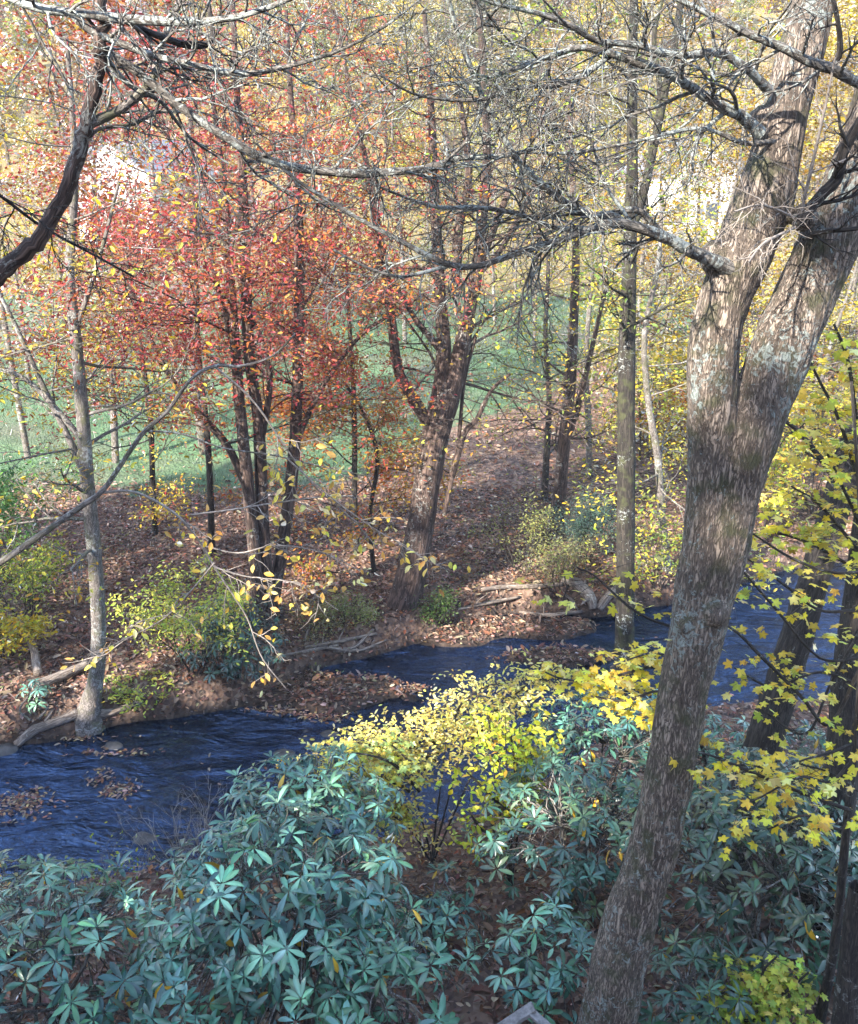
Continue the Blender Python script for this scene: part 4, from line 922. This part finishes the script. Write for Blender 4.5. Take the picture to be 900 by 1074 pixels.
# meadow grass
n = 60000; x = rng.uniform(-18, 12, n); y = 20 + 40 * rng.random(n) ** 1.6
md, st, wet = zones(x, y); k = rng.random(n) < md; x = x[k]; y = y[k]; m = len(x)
pos = np.stack([x, y, height(x, y) - .01], 1); ax = rng.normal(0, .35, (m, 3)) + [0, 0, 1]
M = MB(); leaves(M, L_NEEDLE, pos, ax, rng.normal(0, 1, (m, 3)), rng.uniform(.08, .2, m) * (1 + (y - 20) / 40), pal(m, [(.045, .09, .035), (.065, .12, .05), (.035, .075, .03), (.12, .14, .07)], None, .2))
tag(M.build('meadow_grass', M_LEAF, smoothed=False), kind='stuff')

# ------------------------------------------------------------------ woodland beyond: prototypes, then copies
def proto(H_, r0, cols, size, nleaf, trunkmat, br=14, bl=3.2, w=None, t0=.25, keep=1., spread=.28, tpl=L_FAR, gap=0.):
    M = MB(); tips = []
    pts = crs([(0, 0, -.6), (rng.normal(0, .1), rng.normal(0, .1), H_ * .3), (rng.normal(0, .25), rng.normal(0, .25), H_ * .65), (rng.normal(0, .5), rng.normal(0, .5), H_)], 18)
    rad = r0 * (1 - .9 * np.linspace(0, 1, 18)); tube(M, pts, rad, 8, wob=.03)
    a = np.column_stack([pts, rad])
    cf = cfg(levels=2, steps=[6, 4, 3], wander=.13, trop=[.03, .02, 0], seg=[4, 3, 3], kids=[5, 4, 0], start=[.25, .2, .2], ang=.7, ratio=[.55, .5, .5], ntip=3)
    side_branches(M, a, cf, br, t0, .98, bl, tips, up=.35, rscale=.35)
    t = np.array(tips); t = t[np.array([mnoise.noise(Vector(p[:3] * .9 + 7)) for p in t]) > -.12 + gap]; t = t[rng.integers(0, len(t), nleaf)]
    # colour drifts by branch
    ph = np.array([mnoise.noise(Vector(p[:3] * .55)) for p in t])
    c = np.array(cols); i = np.clip(((ph + .45) / .9 * len(c) + rng.normal(0, .5, nleaf)).astype(int), 0, len(c) - 1)
    cl = c[i] * rng.lognormal(0, .2, (nleaf, 1)) * rng.lognormal(0, .05, (nleaf, 3))
    L = MB(); ax = rng.normal(0, 1, (nleaf, 3)) * [1, 1, .5] + [0, 0, -.2]
    leaves(L, tpl, t[:, :3] + rng.normal(0, spread, (nleaf, 3)) * [1, 1, .6], ax, rng.normal(0, .7, (nleaf, 3)) + [0, 0, .8], size * rng.uniform(.6, 1.3, nleaf), np.clip(cl, .004, .9))
    o1 = M.build('trunk', trunkmat); o2 = L.build('crown', M_LEAF, smoothed=False)
    m1, m2 = o1.data, o2.data; bpy.data.objects.remove(o1); bpy.data.objects.remove(o2)
    return m1, m2
FARY = [(0.440, 0.323, 0.028), (0.394, 0.278, 0.023), (0.431, 0.368, 0.045)]; FARG = [(0.281, 0.162, 0.017), (0.234, 0.130, 0.017), (0.337, 0.234, 0.025)]
FARL = [(0.211, 0.220, 0.037), (0.281, 0.251, 0.043), (0.148, 0.167, 0.031)]; FARO = [(0.257, 0.103, 0.022), (0.218, 0.068, 0.019), (0.265, 0.152, 0.028)]; FARR = [(0.203, 0.034, 0.019), (0.234, 0.061, 0.019), (0.265, 0.091, 0.025)]; FARB = [(0.234, 0.182, 0.056), (0.203, 0.167, 0.056), (0.156, 0.106, 0.043)]
KIND = {}
for key, cols, var in [('yellow', FARY, 3), ('golden', FARG, 3), ('lime', FARL, 2), ('orange', FARO, 2), ('red', FARR, 2), ('brown', FARB, 2)]:
    KIND[key] = [proto(rng.uniform(13, 17), rng.uniform(.16, .24), cols, .24, 5600, B_BROWN) for _ in range(var)]
NEARK = {k: [proto(rng.uniform(9, 12), rng.uniform(.09, .12), c, .105, 6500, B_GREY, br=16, bl=2.6, spread=.3)] for k, c in [('yellow', FARY), ('golden', FARG), ('lime', FARL), ('orange', FARO), ('red', FARR)]}
BARE = [proto(rng.uniform(10, 13), rng.uniform(.08, .12), FARB, .12, 260, B_GREY, br=18, bl=2.4) for _ in range(3)]
def plant(name, pair, x, y, sc, label, group, rz=None):
    r = thing(name, (x, y, gz(x, y)), label, 'tree', group); r.scale = (sc, sc, sc * rng.uniform(.92, 1.1)); r.rotation_euler = (0, 0, rng.uniform(0, 6.28))
    for nm_, me in zip(('trunk', 'crown'), pair):
        c = bpy.data.objects.new(nm_, me); COL.objects.link(c); c.parent = r
    return r
words_ = {'yellow': 'tall yellow leaved tree in the distant hillside wood', 'golden': 'tall golden-brown leaved tree in the distant hillside wood', 'lime': 'tall yellow-green leaved tree in the distant hillside wood', 'orange': 'tall orange leaved tree in the distant hillside wood', 'red': 'tall crimson leaved tree in the distant hillside wood', 'brown': 'tall dull brown leaved tree in the distant hillside wood'}
nfar = 0
for row, (yy, stp) in enumerate([(82, 4.2), (90, 4.6), (99, 5.0), (110, 5.5), (122, 6.0), (136, 6.5), (150, 7)]):
    xm = yy * .5 + 4
    for x in np.arange(-xm, xm, stp):
        X0 = x + rng.normal(0, stp * .25); Y0 = yy + rng.normal(0, 2.2); u = X0 / (Y0 * .466)      # -1 left .. 1 right
        if row == 0 and (abs(X0 + 22) < 5 or abs(X0 - 20) < 5): continue        # gaps in front of the two houses
        if row == 1 and (abs(X0 + 26) < 9 or abs(X0 - 26) < 7): continue
        pw = dict(yellow=.46, golden=.16, lime=.27, orange=.05, red=.02, brown=.04)
        if u < -.2: pw = dict(yellow=.5, golden=.1, lime=.3, orange=.03, red=.03, brown=.04)
        if u > .45: pw = dict(yellow=.24, golden=.46, lime=.08, orange=.14, red=.0, brown=.08)
        ks = list(pw); k = ks[rng.choice(len(ks), p=np.array(list(pw.values())) / sum(pw.values()))]
        plant('hillside_tree', KIND[k][rng.integers(len(KIND[k]))], X0, Y0, rng.uniform(.85, 1.2), words_[k], 'trees of the distant hillside wood'); nfar += 1
# middle distance trees, each on its own spot
MID = [('red', 120, 485, .9, 'pink-red maple crown behind the grey tree, left of the close red stems'), ('red', 215, 475, 1.2, 'crimson maple crown on the meadow edge behind the close red stems'), ('golden', 735, 440, 1.05, 'dense golden-brown tree just left of the hemlock upper stem'), ('golden', 790, 420, 1.15, 'dense golden-brown tree directly behind the hemlock fork'), ('yellow', 850, 500, .7, 'bright yellow tree low behind the hemlock, above the blue water'),
 ('yellow', 905, 480, .9, 'bright yellow tree at the right edge over the leaning dark trunk'), ('golden', 700, 395, 1.0, 'golden-brown tree right of the tall lichened trunk, beyond the leafy slope'), ('golden', 760, 360, 1.1, 'golden-brown tree showing between lichened trunk and hemlock, highest crown'), ('yellow', 690, 455, .6, 'small yellow tree low between lichened trunk and hemlock'),
       ('yellow', 880, 430, .95, 'yellow tree at the right edge behind the hemlock right stem'), ('lime', 620, 400, .7, 'yellow-green tree behind the slender dead twigged tree'), ('yellow', 540, 330, .75, 'yellow tree beyond the far end of the meadow, right of the leaning forked tree'),
       ('lime', 480, 335, .8, 'yellow-green tree beyond the meadow directly behind the leaning forked tree'), ('yellow', 395, 345, .7, 'pale yellow tree beyond the meadow between red maples and leaning forked tree'), ('yellow', 345, 335, .8, 'yellow tree beyond the meadow behind the right red maple stem'),
       ('lime', 150, 345, .7, 'yellow-green tree beyond the meadow left of the red maples'), ('yellow', 30, 400, .9, 'broad yellow tree at the left edge beyond the meadow'), ('golden', 110, 350, .9, 'golden tree beyond the meadow right of the grey tree'), ('yellow', 0, 345, 1.0, 'tall yellow tree at the far left edge beyond the meadow'), ('lime', 840, 480, .5, 'small yellow-green tree on the sunlit leaf slope right of the hemlock'),
       ('golden', 930, 400, 1.1, 'golden tree at the right edge up the leafy slope'), ('orange', 650, 330, .7, 'orange-gold tree far behind the tall lichened trunk')]
for k, px, py, sc, lab in MID:
    g = ground(px, py); plant('autumn_tree', NEARK[k][0], g[0], g[1], sc * 1.15, lab, 'autumn trees around the meadow')
BR = [(120, 400), (190, 420), (345, 415), (425, 360), (520, 345), (560, 380), (600, 350), (645, 400), (680, 380), (720, 420), (735, 350), (780, 440), (660, 440), (540, 300), (30, 480), (450, 310), (560, 320), (690, 335), (820, 400), (860, 480), (300, 330), (240, 340)]
for i, (px, py) in enumerate(BR):
    g = ground(px, py); plant('bare_tree', BARE[i % 3], g[0], g[1], rng.uniform(.85, 1.25), 'slim nearly bare grey tree around the meadow and leafy slope', 'nearly bare trees around the meadow')
# understorey on the hill foot and right slope
und = [proto(2.6, .03, c, .14, 700, B_DARK, br=9, bl=1.4, t0=.1, spread=.3) for c in (FARY, FARL, FARO, FARB)]
for i in range(60):
    if i < 24: px, py = rng.uniform(640, 900), rng.uniform(360, 520)
    else: px, py = rng.uniform(0, 900), rng.uniform(262, 318)
    g = ground(px, py); k = rng.integers(4)
    r = plant('understorey_bush', und[k], g[0], g[1], rng.uniform(.6, 1.2), ['low yellow bush at the wood edge beyond the stream', 'low yellow-green bush at the wood edge beyond the stream', 'low orange bush at the wood edge beyond the stream', 'low brown bush at the wood edge beyond the stream'][k], 'bushes at the wood edge'); r['category'] = 'bush'

# ------------------------------------------------------------------ two pale houses glimpsed through the leaves
def house(label, x, y, wx_, dy_, hw, hr, rz):
    root = thing('house', (x, y, gz(x, y)), label, 'house'); root.rotation_euler = (0, 0, rz)
    z0 = gz(x, y)
    def box(name, a, b, m, par):
        M = MB(); v = [(i, j, k) for k in (a[2], b[2]) for j in (a[1], b[1]) for i in (a[0], b[0])]
        M.add(np.array(v), [(0, 2, 3, 1), (4, 5, 7, 6), (0, 1, 5, 4), (2, 6, 7, 3), (0, 4, 6, 2), (1, 3, 7, 5)])
        o = M.build(name, m, None, smoothed=False); o.parent = par; return o
    M = MB(); w2, d2 = wx_ / 2, dy_ / 2
    v = [(-w2, -d2, -1.5), (w2, -d2, -1.5), (w2, d2, -1.5), (-w2, d2, -1.5), (-w2, -d2, hw), (w2, -d2, hw), (w2, d2, hw), (-w2, d2, hw), (0, -d2, hw + hr), (0, d2, hw + hr)]
    M.add(np.array(v), [(0, 1, 5, 4), (1, 2, 6, 5), (2, 3, 7, 6), (3, 0, 4, 7)], [(4, 5, 8), (6, 7, 9)])
    o = M.build('wall', M_WALL, None, smoothed=False); o.parent = root
    M = MB(); e = .45
    for sgn in (-1, 1):
        sl_ = hr / w2; xo = sgn * (w2 + e); zo = hw - e * sl_
        q = [(0, -d2 - e, hw + hr + .02), (xo, -d2 - e, zo + .02), (xo, d2 + e, zo + .02), (0, d2 + e, hw + hr + .02)]; q2_ = [(a, b, c + .18) for a, b, c in q]
        M.add(np.array(q + q2_), [(0, 1, 2, 3), (4, 7, 6, 5), (0, 4, 5, 1), (1, 5, 6, 2), (2, 6, 7, 3)])
    o = M.build('roof', M_ROOF, None, smoothed=False); o.parent = root
    for wxp in (-w2 * .5, w2 * .35):
        for zz in (1.0, 3.6):
            if zz + 1.4 > hw: continue
            f = box('window', (wxp - .55, -d2 - .06, zz), (wxp + .55, -d2 + .02, zz + 1.4), M_WALL, root)
            box('pane', (wxp - .45, -d2 - .08, zz + .1), (wxp + .45, -d2 - .05, zz + 1.3), M_GLASS, f)
    d = box('door', (-.1, -d2 - .05, -.2), (.85, -d2 + .02, 2.0), M_ROOF, root)
    return root
house('white house with grey gabled roof glimpsed through red maple leaves on the left', -22.5, 78, 7, 9, 4.8, 2.4, R(-20))
house('white house glimpsed between the lichened trunk and hemlock', 19.5, 77, 6, 8, 4.6, 2.2, R(12))

# ------------------------------------------------------------------ unseen wood added behind and left of the viewpoint to shade the foreground
eu = np.array([s2[1], -s2[0]]); tan_e = math.tan(SUN_EL)
M = MB(); TR = MB()
def clump(u, t, top, r, low=None):
    c = s2 * t + eu * u; g0 = gz(c[0], c[1]); zt = top - tan_e * t
    if zt < g0 + 2: return
    gb = g0
    if low is not None: g0 = low - tan_e * t
    n = int(150 * r * r / 4 * max(1, (zt - g0) / (2 * r)))
    z = g0 + .5 + (zt - g0 - .5) * rng.random(n); rr = r * np.sqrt(np.clip(1 - ((z - (g0 + zt) / 2) / ((zt - g0) / 2 + .01)) ** 4, .05, 1))
    a = rng.uniform(0, 6.28, n); q = np.sqrt(rng.random(n)) * rr
    pos = np.stack([c[0] + np.cos(a) * q, c[1] + np.sin(a) * q, z], 1)
    leaves(M, L_FAR, pos, rng.normal(0, 1, (n, 3)), rng.normal(0, 1, (n, 3)), rng.uniform(.5, .9, n), pal(n, GOLD + DGR + YGR))
    tube(TR, np.array([[c[0], c[1], gb - .3], [c[0], c[1], zt - .5]]), np.array([.2, .05]), 6)
GAPS = [(-12.3, .55, 3.0), (-9.3, .35, 5.5), (-15.6, .5, 5.0), (-5.0, 1.0, 5.2)]  # openings shaped in the added wood so sun reaches chosen spots
for row in (-16.5, -19.5):
    for u in np.arange(-19, 8, .9):
        top = 9.5 if u < -1.7 else 7.4
        if -1.3 < u < -.2: clump(u + .15, row, 12.6, .7, 9.7)  # floating crown added to shade the hemlock's right stem
        for c_, w_, t_ in GAPS:
            if abs(u - c_) < w_ + .5: top = t_
        if -6.2 < u < -3.8: clump(u, row, 9.6, .95, 6.9)  # floating crown added to shade the beech above the sun gap
        if -3.2 < u < -1.2: clump(u, -13.5, 8.2, .8)  # extra clump added to keep sun off the lower hemlock trunk
        clump(u + rng.normal(0, .12), row + rng.normal(0, .8), top + rng.normal(0, .22), .95)
o = M.build('unseen_shade_wood', M_LEAF, smoothed=False); tag(o, kind='stuff')  # out of view, added only to cast shade
t_ = TR.build('trunk', B_GREY); t_.parent = o
# ------------------------------------------------------------------ thin valley air
M = MB(); x0, x1, y0, y1, z0, z1 = -262, 262, -122, 430, -3, 110
v = [(i, j, k) for k in (z0, z1) for j in (y0, y1) for i in (x0, x1)]
M.add(np.array(v), [(0, 2, 3, 1), (4, 5, 7, 6), (0, 1, 5, 4), (2, 6, 7, 3), (0, 4, 6, 2), (1, 3, 7, 5)])
gh = G('haze'); pv = gh.n('ShaderNodeVolumePrincipled'); pv.inputs['Color'].default_value = (.9, .94, 1, 1); pv.inputs['Density'].default_value = .0007
gh.t.links.new(pv.outputs[0], gh.out.inputs['Volume'])
hz = M.build('haze', gh.m, smoothed=False); tag(hz, kind='stuff')
print('objects', len(scene.objects), 'far', nfar)
